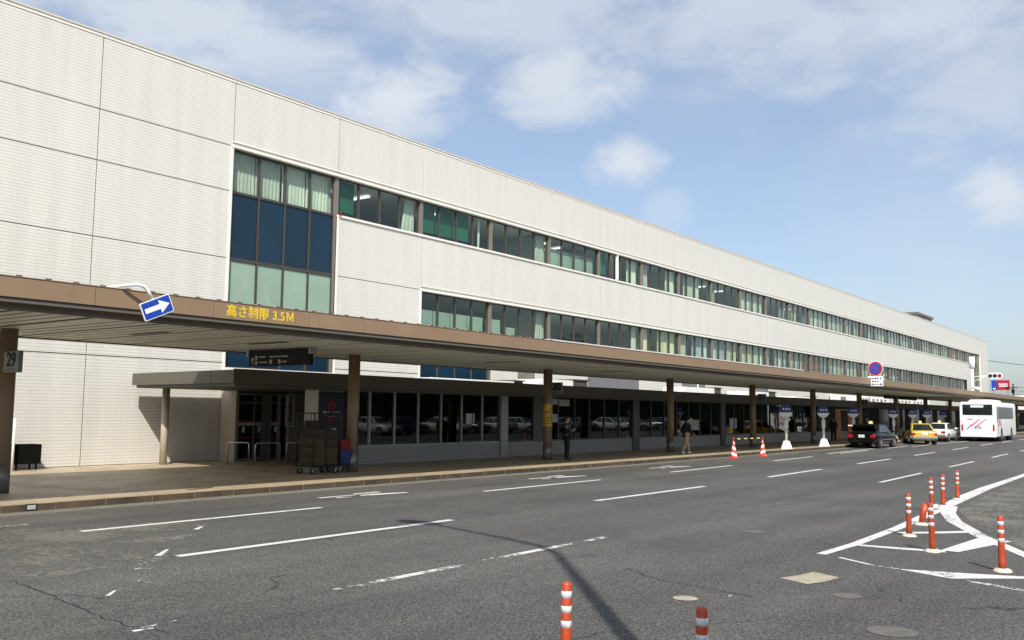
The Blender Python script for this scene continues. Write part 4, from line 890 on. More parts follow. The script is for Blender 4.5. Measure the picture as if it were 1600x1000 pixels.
# roll cages
def roll_cage(x0, x1, y0, y1, label, h=1.68, z=.15):
    t = thing('roll_cage', ((x0 + x1) / 2, (y0 + y1) / 2, z), label, 'trolley', 'steel roll cages by the entrance')
    b = MB(); b.box(x0, x1, y0, y1, z + .19, z + .22); b.build('platform', 'cage', t)
    for name, pts in (('side_frame', [(x0, y0), (x0, y1)]), ('side_frame', [(x1, y0), (x1, y1)]), ('back_frame', [(x0, y1), (x1, y1)])):
        (ax, ay), (bx, by) = pts; b = MB()
        b.tube([(ax, ay, z + .2), (ax, ay, z + h - .05), (ax + (bx - ax) * .05, ay + (by - ay) * .05, z + h), (bx - (bx - ax) * .05, by - (by - ay) * .05, z + h), (bx, by, z + h - .05), (bx, by, z + .2)], .017, 10)
        for k in range(1, 6): b.tube([(ax + (bx - ax) * k / 6, ay + (by - ay) * k / 6, z + .22), (ax + (bx - ax) * k / 6, ay + (by - ay) * k / 6, z + h)], .005, 6)
        for k in range(1, 5): b.tube([(ax, ay, z + .2 + (h - .2) * k / 5), (bx, by, z + .2 + (h - .2) * k / 5)], .007, 6)
        b.build(name, 'cage', t)
    for cx_ in (x0 + .08, x1 - .08):
        for cy_ in (y0 + .08, y1 - .08):
            b = MB(); b.box(cx_ - .035, cx_ + .035, cy_ - .03, cy_ + .03, z + .13, z + .19); c = b.build('caster', 'grey', t)
            b = MB(); b.tube([(cx_ - .03, cy_ - .022, z + .085), (cx_ - .03, cy_ + .022, z + .085)], .085, 16); b.build('wheel', 'tyre', c); b = MB(); b.tube([(cx_ - .03, cy_ - .026, z + .085), (cx_ - .03, cy_ + .026, z + .085)], .04, 12); b.build('hub', 'rim', c)
    return t
roll_cage(17.22, 18.20, 19.72, 20.42, 'steel roll cage packed with brown bundles, in front of the entrance'); roll_cage(18.32, 18.98, 19.85, 20.45, 'steel roll cage holding a blue bin, beside the column')
def bundle(x0, x1, y0, y1, z0, z1, m, label, seed):
    rn = random.Random(seed); bm = bmesh.new(); bmesh.ops.create_cube(bm, size=1); bmesh.ops.subdivide_edges(bm, edges=bm.edges, cuts=6, use_grid_fill=True)
    for v in bm.verts:
        p = v.co.copy(); q = p.copy()
        for i in range(3): q[i] = math.copysign(min(abs(p[i]), .5), p[i])
        rr_ = max(.001, p.length); sph = p / rr_ * .62; q = p.lerp(sph, .26)
        q += Vector((rn.uniform(-1, 1), rn.uniform(-1, 1), rn.uniform(-1, 1))) * .018
        q.x += .03 * math.sin(p.z * 14 + seed); q.z += .03 * math.sin(p.x * 12 + seed)
        v.co = (x0 + (q.x + .5) * (x1 - x0), y0 + (q.y + .5) * (y1 - y0), z0 + (q.z + .5) * (z1 - z0))
    c = Vector(((x0 + x1) / 2, (y0 + y1) / 2, z0))
    for v in bm.verts: v.co -= c
    for f in bm.faces: f.smooth = True
    me = bpy.data.meshes.new('bundle'); bm.to_mesh(me); bm.free(); me.materials.append(M[m]); o = bpy.data.objects.new('bundle', me); COL.objects.link(o); o.location = c
    return tag(o, label, 'bundle', 'bundles in the roll cage')
zz = .375; labs = ['bottom', 'second from bottom', 'third from bottom', 'fourth from bottom']
for i in range(4):
    bundle(17.25, 17.70, 19.75, 20.38, zz + i * .255, zz + i * .255 + .275, 'sack' if i < 3 else 'sack2', 'brown bundle in the left stack of the roll cage, %s' % labs[i], i)
for i in range(4):
    bundle(17.72, 18.18, 19.75, 20.38, zz + i * .24, zz + i * .24 + .26, 'sack' if i < 2 else 'sack2', 'brown bundle in the right stack of the roll cage, %s' % labs[i], i + 10)
bundle(17.35, 17.72, 19.85, 20.3, 1.41, 1.62, 'darkbag', 'small dark bag lying on top of the brown bundles', 31)
t = thing('blue_bin', (18.65, 20.15, .375), 'blue plastic bin standing in the right roll cage', 'bin')
b = MB(); b.hexa([(18.42, 19.92, .375), (18.90, 19.92, .375), (18.90, 20.38, .375), (18.42, 20.38, .375)], [(18.36, 19.87, .76), (18.95, 19.87, .76), (18.95, 20.42, .76), (18.36, 20.42, .76)]); b.build('bin_body', 'bluecrate', t, bev=.015)
b = MB(); b.box(18.35, 18.96, 19.862, 20.43, .74, .785); b.build('rim', 'bluecrate', t, bev=.01)
b = MB(); b.hexa([(18.44, 19.95, .79), (18.80, 19.95, .79), (18.80, 20.3, .79), (18.44, 20.3, .79)], [(18.42, 19.93, 1.08), (18.82, 19.93, 1.08), (18.82, 20.32, 1.08), (18.42, 20.32, 1.08)])
for k in range(5): b.box(18.46 + k * .07, 18.475 + k * .07, 19.92, 19.929, .82, 1.05, 1)
tag(b.build('red_crate', ['redcrate', 'dred'], loc=(18.62, 20.1, .79), bev=.008), 'dark red crate standing on the blue bin', 'crate')

# ------------------------------------------------------------------ street lamp behind the camera whose shadow falls on the road
LB = Vector((2.45, -.06, 0)); LH = 11.2
t = thing('street_lamp', LB, 'tall grey street lamp beside the photographer casting the long curved shadow on the road', 'street lamp')
b = MB(); b.tube([LB, LB + Vector((0, 0, 5)), LB + Vector((0, 0, LH - .5)), LB + Vector((.03, .2, LH)), LB + Vector((.15, 1.0, LH + .28)), LB + Vector((.50, 2.7, LH + .55))], [.125, .095, .07, .065, .055, .045], 16); b.build('pole', 'grey', t)
e = LB + Vector((.50, 2.7, LH + .55)); b = MB(); b.loft([[(e.x + dx * s, e.y + dy, e.z + dz) for dx, dz in ((-.2, 0), (.2, 0), (.14, .14), (-.14, .14))] for dy, s in ((-.1, .5), (.15, 1), (.6, 1), (.8, .5))]); b.build('lamp_head', 'grey', t, bev=.02)
b = MB(); b.box(LB.x - .2, LB.x + .2, LB.y - .2, LB.y + .2, 0, .03); b.build('base_plate', 'grey', t)


# ------------------------------------------------------------------ vehicles
def ring_body(hw, zb, zt, x):
    half = [(0, zb), (hw * .80, zb), (hw * .95, zb + .05), (hw, zb + .2), (hw, zb + (zt - zb) * .62), (hw * .965, zt - .05), (hw * .88, zt - .005), (hw * .5, zt + .015), (0, zt + .02)]
    pts = [(x, y, z) for y, z in half] + [(x, -y, z) for y, z in half[-2:0:-1]]
    return pts
def make_sedan(label, paint, style='taxi', group=None):
    t = thing('parked_car', (0, 0, 0), label, 'car', group)
    B = lambda b, n, m, p=t, bev=0: b.build(n, m, p, bev=bev, world=False)
    b = MB()
    st = [(-2.30, .72, .40, .80), (-2.27, .79, .33, .88), (-2.1, .825, .28, .935), (-1.5, .845, .25, .955), (-.6, .85, .24, .93), (.6, .85, .24, .92), (1.1, .845, .24, .90), (1.8, .83, .25, .83), (2.15, .79, .29, .75), (2.28, .74, .34, .68), (2.31, .66, .40, .60)]
    b.loft([ring_body(hw, zb, zt, x) for x, hw, zb, zt in st]); B(b, 'body', paint)
    # cabin
    zb, zm, zt = .90, 1.15, 1.43
    xr, xf, hw = (-1.62, 1.02, .765), (-.92, .22, .61), None
    def cab(z):
        u = (z - zb) / (zt - zb); return (xr[0] + (xf[0] - xr[0]) * u, xr[1] + (xf[1] - xr[1]) * u, xr[2] + (xf[2] - xr[2]) * u)
    rings = []
    for z in (.90, 1.05, 1.2, 1.34, 1.405, 1.435):
        x0, x1, h = cab(min(z, 1.40)); 
        if z > 1.4: k_ = (z - 1.4) * 3.2; x0 += k_; x1 -= k_; h -= k_
        c = .07
        rings.append([(x0 + c, -h, z), (x0, -h + c, z), (x0 - .015, 0, z), (x0, h - c, z), (x0 + c, h, z), ((x0 + x1) / 2, h + .005, z), (x1 - c, h, z), (x1, h - c, z), (x1 + .03, 0, z), (x1, -h + c, z), (x1 - c, -h, z), ((x0 + x1) / 2, -h - .005, z)])
    b = MB(); b.loft(rings); B(b, 'roof', paint)
    def sidepane(xa, xb, s, name='side_window'):
        b = MB(); z0, z1 = .96, 1.355; q = []
        for (fx, z) in ((xa, z0), (xb, z0), (xb, z1), (xa, z1)):
            x0, x1, h = cab(z); q.append((x0 + (x1 - x0) * fx, s * (h + .012), z))
        b.prism(q, (0, -s * .006, 0)); B(b, name, 'carglass')
    for s in (1, -1): sidepane(.07, .30, s); sidepane(.32, .60, s); sidepane(.63, .93, s)
    for end, nm in ((0, 'rear_window'), (1, 'windscreen')):
        q = []
        for fy, z in ((-.86, .965), (.86, .965), (.82, 1.37), (-.82, 1.37)):
            c = cab(z); q.append((c[end] + (-.022 if end == 0 else .036), fy * c[2], z))
        b = MB(); b.prism(q, (.005 if end == 0 else -.005, 0, 0)); B(b, nm, 'carglass')
    for s in (1, -1):
        b = MB(); b.box(-2.318, -2.20, s * .76 - .15 if s > 0 else -.78, s * .76 + .02 if s > 0 else -.61, .62, .82); B(b, 'tail_lamp', 'tail', bev=.02)
        b = MB(); b.box(-2.322, -2.22, s * .555 - .05, s * .555 + .05, .64, .80); B(b, 'indicator', 'amber' if style == 'yellow' else 'tail', bev=.01)
        b = MB(); b.box(2.2, 2.325, s * .6 - .16, s * .6 + .16, .56, .68); B(b, 'headlight', 'signwhite', bev=.02)
        b = MB(); b.box(.72, .82, s * .93 - .09, s * .93 + .09, .94, 1.06); B(b, 'wing_mirror', paint if style != 'yellow' else 'black', bev=.02)
        for x in (-.55, .38): b = MB(); b.box(x, x + .16, s * .862 - .01, s * .862 + .01, .78, .81); B(b, 'door_handle', 'chrome')
        b = MB(); b.box(-1.1, 1.2, s * .857 - .008, s * .857 + .008, .50, .55); B(b, 'side_moulding', 'bumper')
    b = MB(); b.box(-2.40, -2.12, -.80, .80, .36, .54); B(b, 'rear_bumper', 'bumper' if style != 'black' else paint, bev=.04)
    b = MB(); b.box(2.15, 2.40, -.80, .80, .34, .52); B(b, 'front_bumper', 'bumper' if style != 'black' else paint, bev=.04)
    b = MB(); b.box(-2.325, -2.27, -.17, .17, .64, .80); p_ = B(b, 'number_plate', 'signwhite')
    b = MB()
    for i in range(4): b.box(-2.328, -2.3251, -.11 + i * .06, -.08 + i * .06, .67, .73)
    b.build('plate_marks', 'dark', p_, world=False)
    for x in (-1.38, 1.36):
        for s in (1, -1):
            b = MB(); b.tube([(x, s * .67, .31), (x, s * .868, .31)], .31, 24); w_ = B(b, 'wheel', 'tyre', bev=.02)
            b = MB(); b.tube([(x, s * .84, .31), (x, s * .874, .31)], .20, 20)
            for k in range(5):
                a = 2 * math.pi * k / 5; b.box(x + .1 * math.cos(a) - .03, x + .1 * math.cos(a) + .03, s * .876 - .004, s * .876 + .004, .31 + .1 * math.sin(a) - .03, .31 + .1 * math.sin(a) + .03)
            b.build('rim', 'rim', w_, world=False)
            b = MB(); b.tube([(x, s * .60, .33), (x, s * .858, .33)], .365, 24); B(b, 'wheel_arch', 'black')
    if style != 'plain':
        b = MB(); b.hexa([(-.62, -.10, 1.437), (-.32, -.10, 1.437), (-.32, .10, 1.437), (-.62, .10, 1.437)], [(-.57, -.08, 1.60), (-.37, -.08, 1.60), (-.37, .08, 1.60), (-.57, .08, 1.60)]); B(b, 'roof_lamp', 'lampyellow', bev=.02)
    return t
def put(o, x, y, rz=0): o.location = (x, y, 0); o.rotation_euler = (0, 0, rz); return o
blk = make_sedan('black taxi with its boot lid raised, nearest of the parked cars', 'carblack', 'black', 'taxis at the kerb')
b = MB(); b.box(-2.15, -1.62, -.66, .66, .958, .972); b.build('boot_opening', 'black', blk, world=False)
b = MB(); b.hexa([(-1.66, -.70, .97), (-1.62, -.70, .97), (-1.62, .70, .97), (-1.66, .70, .97)], [(-2.22, -.76, 1.36), (-2.19, -.76, 1.40), (-2.19, .76, 1.40), (-2.22, .76, 1.36)])
b.build('boot_lid', 'carblack', blk, bev=.01, world=False)
b = MB(); b.box(-2.28, -2.19, .54, .78, 1.30, 1.37, 0); b.box(-2.27, -2.18, .56, .76, 1.23, 1.297, 1); b.build('lid_lamp', ['signwhite', 'tail'], blk, world=False)
put(blk, 58.75, 16.45, R(-1))
yel = make_sedan('yellow taxi with grey bumper and pale roof lamp parked ahead of the black taxi', 'caryellow', 'yellow', 'taxis at the kerb'); put(yel, 69.7, 16.4, R(22))
wht = make_sedan('white taxi parked between the yellow taxi and the bus', 'carwhite', 'taxi', 'taxis at the kerb'); put(wht, 79.0, 16.95, R(0))
def make_bus():
    t = thing('parked_bus', (0, 0, 0), 'white bus with slanted pink stripes on its rear, parked beyond the taxis', 'bus')
    B = lambda b, n, m, p=t, bev=0: b.build(n, m, p, bev=bev, world=False)
    L, hw, z0, z1 = 10.6, 1.245, .34, 2.98
    def ring(x, s=0, dz=0, r=.16):
        pts = []; h = hw - s
        for sy, top, a0 in ((1, False, -90), (1, True, 0), (-1, True, 90), (-1, False, 180)):
            cy = sy * (h - r); cz = (z1 - dz - r * 1.2) if top else (z0 + r * .5)
            for i in range(5):
                a = R(a0 + 90 * i / 4); pts.append((x, cy + r * math.cos(a), cz + (r * 1.2 if top else r * .5) * math.sin(a)))
        return pts
    b = MB(); b.loft([ring(0, .05, .06), ring(.05, .01, .015), ring(.16), ring(L - .3), ring(L - .06, .02, .03), ring(L, .08, .1)]); B(b, 'body', 'white')
    b = MB(); b.hexa([(1.0, -.85, 2.96), (6.2, -.85, 2.96), (6.2, .85, 2.96), (1.0, .85, 2.96)], [(1.5, -.75, 3.17), (6.0, -.75, 3.17), (6.0, .75, 3.17), (1.5, .75, 3.17)]); B(b, 'roof_unit', 'white', bev=.06)
    b = MB(); b.box(-.012, .06, -1.02, 1.02, 1.98, 2.78); rw = B(b, 'rear_window', 'carglass', bev=.01)
    b = MB(); b.box(-.03, -.013, -.42, .46, 2.56, 2.72); b.build('destination_sign', 'signwhite', rw, world=False)
    for s in (1, -1):
        b = MB(); b.box(-.02, .05, s * 1.07 - .06, s * 1.07 + .06, .80, 1.28); B(b, 'tail_lamp', 'tail', bev=.01)
        for x in (2.55, 7.75):
            b = MB(); b.tube([(x, s * .9, .47), (x, s * 1.262, .47)], .47, 24); w_ = B(b, 'wheel', 'tyre', bev=.02)
            b = MB(); b.tube([(x, s * 1.2, .47), (x, s * 1.27, .47)], .27, 20); b.build('rim', 'rim', w_, world=False)
            b = MB(); b.tube([(x, s * .85, .50), (x, s * 1.25, .50)], .56, 24); B(b, 'wheel_arch', 'black')
        xs_ = [(.45, .85), (1.05, 3.3), (3.4, 5.2), (5.3, 7.1), (7.2, 8.9)]
        for i, (a, c) in enumerate(xs_):
            b = MB(); b.box(a, c, s * 1.25 - .008, s * 1.25 + .008, 1.72 if i else 1.5, 2.62); B(b, 'side_window', 'carglass', bev=.006)
    b = MB(); b.prism([(L + .03, y, z) for y, z in ((-1.1, 1.3), (1.1, 1.3), (1.05, 2.75), (-1.05, 2.75))], (-.06, 0, 0)); B(b, 'windscreen', 'carglass')
    b = MB(); b.box(-.02, .05, -.24, .22, .96, 1.14); pl = B(b, 'number_plate', 'boardgrey')
    b = MB(); b.box(-.024, -.0201, -.16, .12, 1.0, 1.06); b.build('plate_marks', 'signwhite', pl, world=False)
    for (ya, yb, m, w_) in ((.66, .34, 'mauve', .14), (.36, -.22, 'pink', .26), (.0, -.66, 'pink', .22)):
        b = MB(); z_a, z_b = (.92, 1.32) if m == 'mauve' else (1.12, 1.72)
        b.prism([(-.008, ya + w_, z_a), (-.008, ya, z_a), (-.008, yb, z_b), (-.008, yb + w_ * .5, z_b)], (.006, 0, 0)); B(b, 'slanted_stripe', m)
    for (xa, xb, m, w_) in ((.35, 1.0, 'pink', .45), (1.2, 1.8, 'mauve', .3), (1.8, 2.5, 'pink', .3)):
        b = MB(); b.prism([(xa, -1.25, 1.70), (xa + w_, -1.25, 1.70), (xb + w_, -1.25, 1.15), (xb, -1.25, 1.15)], (0, -.006, 0)); B(b, 'slanted_stripe', m)
    for z in (.62, .86, 1.08): b = MB(); b.box(.9, 1.06, -1.262, -1.24, z, z + .11); B(b, 'vent', 'black')
    b = MB(); b.box(-.03, .1, -1.1, 1.1, .36, .46); B(b, 'rear_bumper', 'white', bev=.02)
    b = MB(); b.box(-.006, .0, .32, .72, 1.62, 1.70); B(b, 'maker_lettering', 'grey')
    b = MB(); b.box(.3, L - .3, -1.0, 1.0, .22, .40); B(b, 'underbody', 'black')
    for s in (1, -1):
        b = MB(); b.tube([(L - .1, s * 1.15, 2.6), (L + .25, s * 1.42, 2.5), (L + .25, s * 1.42, 2.2)], .02, 8); b.box(L + .18, L + .26, s * 1.42 - .1, s * 1.42 + .1, 1.9, 2.2); B(b, 'wing_mirror', 'black')
    return t
bus = make_bus(); put(bus, 80.1, 14.5, R(1.5)); bus.scale = (1.06, 1.04, 1.04)
# cars mirrored by the dark shop glass; trees added to darken its reflections
rc = random.Random(5); mir = {}
base_car = {m: None for m in ('carwhite', 'cargrey', 'carblue')}
lb = {'carwhite': 'white parked car seen only as a reflection in the dark shop windows', 'cargrey': 'silver parked car seen only as a reflection in the dark shop windows', 'carblue': 'dark blue parked car seen only as a reflection in the dark shop windows'}
x = 40.0
for i in range(17):
    m = rc.choice(['carwhite', 'carwhite', 'cargrey', 'carblue'])
    if base_car[m] is None: base_car[m] = o = make_sedan(lb[m], m, 'plain', 'cars parked across the road')
    else: o = copy_tree(base_car[m])
    put(o, x, -7.5 + rc.uniform(-.3, .3), R(rc.choice([90, -90, 80, 0]))); x += 3.2 + (1.6 if abs(math.sin(o.rotation_euler.z)) < .3 else rc.uniform(0, .5))
gr = MB(); rg = random.Random(8)
for i in range(8500):
    x = rg.uniform(-80, 260); y = -26 + rg.uniform(-3, 3); hmax = 11.5 + 2.2 * math.sin(x * .21) + 1.4 * math.sin(x * .57 + 1); z = rg.uniform(.2, 1) ** .7 * hmax
    s_ = rg.uniform(.35, .8); a = Vector((rg.uniform(-1, 1), rg.uniform(-1, 1), rg.uniform(-1, 1))).normalized() * s_; c = a.orthogonal().normalized() * s_ * .8
    p = Vector((x, y, z)); gr.quad(p - a, p - c * .6, p + a, p + c * .6)
xs_ = [-80 + 2.5 * i for i in range(137)]  # solid core added inside the belt to keep sky out of the reflections
hh = [max(3.5, .78 * (11.5 + 2.2 * math.sin(x * .21) + 1.4 * math.sin(x * .57 + 1)) + rg.uniform(-1.2, 1.2)) for x in xs_]
for (xa, ha), (xb, hb_) in zip(zip(xs_, hh), zip(xs_[1:], hh[1:])):
    gr.hexa([(xa, -27.2, 0), (xb, -27.2, 0), (xb, -25.6, 0), (xa, -25.6, 0)], [(xa, -27, ha), (xb, -27, hb_), (xb, -25.8, hb_ - .4), (xa, -25.8, ha - .4)])
go = gr.build('added_tree_belt', 'leaf', loc=(60, -26, 0)); tag(go, 'unseen belt of trees added across the road to darken the shop window reflections', 'trees', kind='stuff')

# ------------------------------------------------------------------ people
def skin_mesh(name, chains, material, sub=1, root=0):
    vs, es, rs, idx = [], [], [], {}
    def vid(p):
        k = (round(p[0], 4), round(p[1], 4), round(p[2], 4))
        if k not in idx: idx[k] = len(vs); vs.append(k); rs.append((p[3], p[4] if len(p) > 4 else p[3]))
        return idx[k]
    for ch in chains:
        for a, c in zip(ch, ch[1:]):
            i, j = vid(a), vid(c)
            if i != j: es.append((i, j))
    me = bpy.data.meshes.new(name); me.from_pydata(vs, es, []); o = bpy.data.objects.new(name, me); COL.objects.link(o)
    o.modifiers.new('skin', 'SKIN').use_smooth_shade = True
    sk_ = me.skin_vertices[0].data
    for i, r in enumerate(rs): sk_[i].radius = r; sk_[i].use_root = (i == root)
    ss = o.modifiers.new('sub', 'SUBSURF'); ss.levels = sub; ss.render_levels = sub
    dg = bpy.context.evaluated_depsgraph_get(); dg.update()
    m2 = bpy.data.meshes.new_from_object(o.evaluated_get(dg)); bpy.data.objects.remove(o)
    m2.name = name; m2.materials.clear(); m2.materials.append(M[material])
    for p in m2.polygons: p.use_smooth = True
    return m2
def person(loc, rz, label, P, cols):
    """P: joint positions; cols: jacket, trousers, shoe materials"""
    t = thing('person', loc, label, 'person', rz=rz)
    def ch(mesh, name): o = bpy.data.objects.new(name, mesh); COL.objects.link(o); o.parent = t; return o
    V = lambda p, *r: (p[0], p[1], p[2], *r)
    L = lambda a, c, u: tuple(a[i] + (c[i] - a[i]) * u for i in range(3))
    pel, wa, che, sh, nk, hb, hd, ht = (P[k] for k in ('pelvis', 'waist', 'chest', 'shoulders', 'neck', 'headbase', 'head', 'headtop'))
    chains = [[V(pel, .12, .10), V(wa, .12, .09), V(che, .14, .10), V(sh, .09, .07), V(nk, .052), V(hb, .058), V(hd, .082, .092), V(ht, .066, .072)]]
    f = Vector(P['face']); fh = Vector(hd)
    chains.append([V(hd, .082, .092), V(tuple(fh + f * .095 + Vector((0, 0, -.005))), .018)])
    for s in ('L', 'R'):
        hip, kn, an, toe = P['hip' + s], P['knee' + s], P['ankle' + s], P['toe' + s]; so, el, wr, pa = P['sho' + s], P['elb' + s], P['wri' + s], P['palm' + s]
        chains.append([V(pel, .12, .10), V(hip, .085), V(L(hip, kn, .5), .07), V(kn, .052), V(L(kn, an, .35), .052), V(an, .035), V(toe, .03)])
        chains.append([V(sh, .09, .07), V(so, .055), V(L(so, el, .5), .042), V(el, .036), V(L(el, wr, .4), .034), V(wr, .025), V(pa, .030, .018)])
        d = (Vector(pa) - Vector(wr)).normalized(); sd = d.cross(Vector(P.get('up' + s, (0, 0, 1)))).normalized(); cu = sd.cross(d).normalized()
        for k, (off, ln) in enumerate(((-.024, .062), (-.008, .074), (.008, .070), (.024, .055))):
            p0 = Vector(pa) + d * .03 + sd * off; p1 = p0 + d * ln * .55 - cu * .008; p2 = p1 + d * ln * .3 - cu * .026
            chains.append([V(pa, .030, .018), V(tuple(p0), .009), V(tuple(p1), .0085), V(tuple(p2), .007)])
        tb = Vector(pa) - d * .01 + sd * -.034; chains.append([V(pa, .030, .018), V(tuple(tb + cu * .008), .011), V(tuple(tb + d * .045 - sd * .02 + cu * .012), .009)])
    ch(skin_mesh('body', chains, 'skin', 1), 'body')
    jk = [[V(L(pel, (pel[0], pel[1], pel[2] - .12), 1), .15, .125), V(pel, .15, .12), V(wa, .14, .11), V(che, .185, .135), V(sh, .125, .10), V(L(sh, nk, .6), .065)]]
    tr_ = []
    for s in ('L', 'R'):
        so, el, wr = P['sho' + s], P['elb' + s], P['wri' + s]; hip, kn, an, toe = P['hip' + s], P['knee' + s], P['ankle' + s], P['toe' + s]
        jk.append([V(sh, .11, .09), V(so, .085), V(L(so, el, .5), .070), V(el, .062), V(L(el, wr, .5), .056), V(wr, .046)])
        tr_.append([V(pel, .135, .112), V(hip, .115), V(L(hip, kn, .5), .100), V(kn, .084), V(L(kn, an, .5), .076), V((an[0], an[1], an[2] - .01), .068)])
        d = Vector(toe) - Vector(an); d.z = 0
        ch(skin_mesh('shoe', [[V((an[0] - d.x * .3, an[1] - d.y * .3, .045), .045), V((an[0], an[1], .055), .05), V((an[0] + d.x * .7, an[1] + d.y * .7, .045), .045), V((an[0] + d.x * 1.15, an[1] + d.y * 1.15, .035), .032)]] if an[2] < .14 else [[V((an[0] - d.x * .3, an[1] - d.y * .3, an[2]), .045), V(an, .05), V(toe, .042)]], cols[2], 1), 'shoe')
    ch(skin_mesh('jacket', jk, cols[0], 1, root=1), 'jacket'); ch(skin_mesh('trousers', tr_, cols[1], 1), 'trousers')
    # hair cap
    bm = bmesh.new(); bmesh.ops.create_uvsphere(bm, u_segments=18, v_segments=12, radius=1)
    c = Vector(hd) + Vector((0, 0, .035)) - f * .012
    for v in list(bm.verts):
        if v.co.z < -.35 and v.co.dot(f) > -.2 or v.co.z < -.75 or (v.co.dot(f) > .45 and v.co.z < .25): bm.verts.remove(v)
    for v in bm.verts: v.co = Vector((v.co.x * .098, v.co.y * .092, v.co.z * .098)) + c
    for f_ in bm.faces: f_.smooth = True
    me = bpy.data.meshes.new('hair'); bm.to_mesh(me); bm.free(); me.materials.append(M['hair']); ch(me, 'hair')
    # eyes and mouth
    sd = Vector((0, 0, 1)).cross(f).normalized(); b = MB()
    for s in (1, -1):
        p = Vector(hd) + f * .083 + sd * .033 * s + Vector((0, 0, .018)); b.box(p.x - .008, p.x + .008, p.y - .008, p.y + .008, p.z - .006, p.z + .006)
    p = Vector(hd) + f * .085 + Vector((0, 0, -.048)); b.box(p.x - .01, p.x + .006, p.y - .02, p.y + .02, p.z - .004, p.z + .004)
    b.build('face_features', 'hair', t, world=False)
    return t
stand = dict(pelvis=(0, 0, .90), waist=(-.01, 0, 1.03), chest=(-.02, 0, 1.20), shoulders=(-.03, 0, 1.34), neck=(-.015, 0, 1.405), headbase=(.01, 0, 1.45), head=(.045, 0, 1.535), headtop=(.05, 0, 1.61), face=(.93, 0, -.37),
    hipL=(0, .09, .85), kneeL=(.02, .10, .47), ankleL=(-.02, .10, .08), toeL=(.13, .13, .03), hipR=(0, -.09, .85), kneeR=(.03, -.11, .47), ankleR=(-.01, -.12, .08), toeR=(.14, -.15, .03),
    shoL=(-.03, .165, 1.31), elbL=(-.04, .23, 1.05), wriL=(.17, .12, 1.10), palmL=(.24, .08, 1.13), shoR=(-.03, -.165, 1.31), elbR=(-.03, -.22, 1.04), wriR=(.17, -.10, 1.08), palmR=(.24, -.06, 1.10))
m1 = person((29.16, 19.3, .15), R(-48), 'man in dark suit and white shirt looking down at phone beside poster column', stand, ('suit', 'suit', 'shoe'))
b = MB(); b.prism([(.105, -.035, 1.16), (.105, .035, 1.16), (.062, .055, 1.36), (.062, -.055, 1.36)], (.018, 0, 0)); b.build('shirt_front', 'shirt', m1, world=False)
b = MB(); b.prism([(.126, -.012, 1.14), (.126, .012, 1.14), (.086, .016, 1.34), (.086, -.016, 1.34)], (.006, 0, 0)); b.build('tie', 'suit', m1, world=False)
b = MB(); b.hexa([(.27, -.03, 1.135), (.36, -.03, 1.185), (.36, .04, 1.185), (.27, .04, 1.135)], [(.265, -.03, 1.145), (.355, -.03, 1.195), (.355, .04, 1.195), (.265, .04, 1.145)])
o = b.build('phone', 'phone', loc=(29.16, 19.3, .15), world=False); o.rotation_euler = (0, 0, R(-48)); tag(o, 'grey mobile phone held by the man in the dark suit', 'phone')
walk = dict(pelvis=(0, 0, .89), waist=(.00, 0, 1.02), chest=(.02, 0, 1.19), shoulders=(.04, 0, 1.32), neck=(.07, 0, 1.385), headbase=(.10, 0, 1.42), head=(.145, 0, 1.495), headtop=(.15, 0, 1.57), face=(.93, 0, -.37),
    hipL=(0, .09, .85), kneeL=(.17, .10, .48), ankleL=(.20, .10, .08), toeL=(.35, .11, .03), hipR=(0, -.09, .85), kneeR=(-.05, -.10, .47), ankleR=(-.27, -.10, .10), toeR=(-.13, -.11, .03),
    shoL=(.03, .17, 1.29), elbL=(-.10, .21, 1.06), wriL=(-.03, .20, .86), palmL=(.01, .20, .79), upL=(1, 0, 0), shoR=(.03, -.17, 1.29), elbR=(.08, -.21, 1.04), wriR=(.24, -.19, .90), palmR=(.30, -.18, .86))
person((37.98, 18.75, .15), R(-30), 'person in a black top, khaki trousers and white shoes walking along the pavement', walk, ('suit', 'khaki', 'wshoe'))
person((65.1, 20.9, .15), R(200), 'person in dark clothes standing by the orange doors behind the black taxi', dict(stand, wriL=(-.02, .22, .84), palmL=(-.01, .22, .77), upL=(1, 0, 0), wriR=(-.01, -.22, .84), palmR=(0, -.22, .77), upR=(1, 0, 0), face=(1, 0, 0)), ('suit', 'suit', 'shoe'))
person((62.6, 17.9, .15), R(180), 'dark haired person standing on the pavement behind the black taxi roof', dict(stand, wriL=(-.02, .22, .84), palmL=(-.01, .22, .77), upL=(1, 0, 0), wriR=(-.01, -.22, .84), palmR=(0, -.22, .77), upR=(1, 0, 0), face=(1, 0, 0)), ('suit', 'suit', 'shoe'))

# ------------------------------------------------------------------ far end: signal, camera mast, billboard, pole, wires
SX = 127.0
t = thing('traffic_signal', (SX, 23.4, .15), 'horizontal three lamp traffic signal on a white pole at the far building end', 'traffic light')
b = MB(); b.cyl((SX, 23.4), .17, .15, 8.7, 16); b.cyl((SX, 23.4), .34, 8.0, 9.4, 16); b.build('pole', 'white', t)
b = MB(); b.tube([(SX, 23.4, 6.9), (SX - .1, 21.6, 7.0)], .06, 8); b.tube([(SX, 23.4, 6.2), (SX - .1, 22.0, 6.9)], .04, 8); b.tube([(SX, 23.4, 5.5), (SX - .1, 22.6, 5.4)], .2, 10); b.build('arm', 'hood', t)
b = MB(); n = 12
pts = [(SX - .2, 21.25 + .36 * math.cos(R(90 + 180 * i / n)) * -1, 6.98 + .36 * math.sin(R(90 + 180 * i / n))) for i in range(n + 1)][::-1]
pts = [(SX - .2, 21.3 + .36 * math.sin(R(180 * i / n)), 6.98 + .36 * math.cos(R(180 * i / n))) for i in range(n + 1)] + [(SX - .2, 20.35 - .36 * math.sin(R(180 * i / n)), 6.98 - .36 * math.cos(R(180 * i / n))) for i in range(n + 1)]
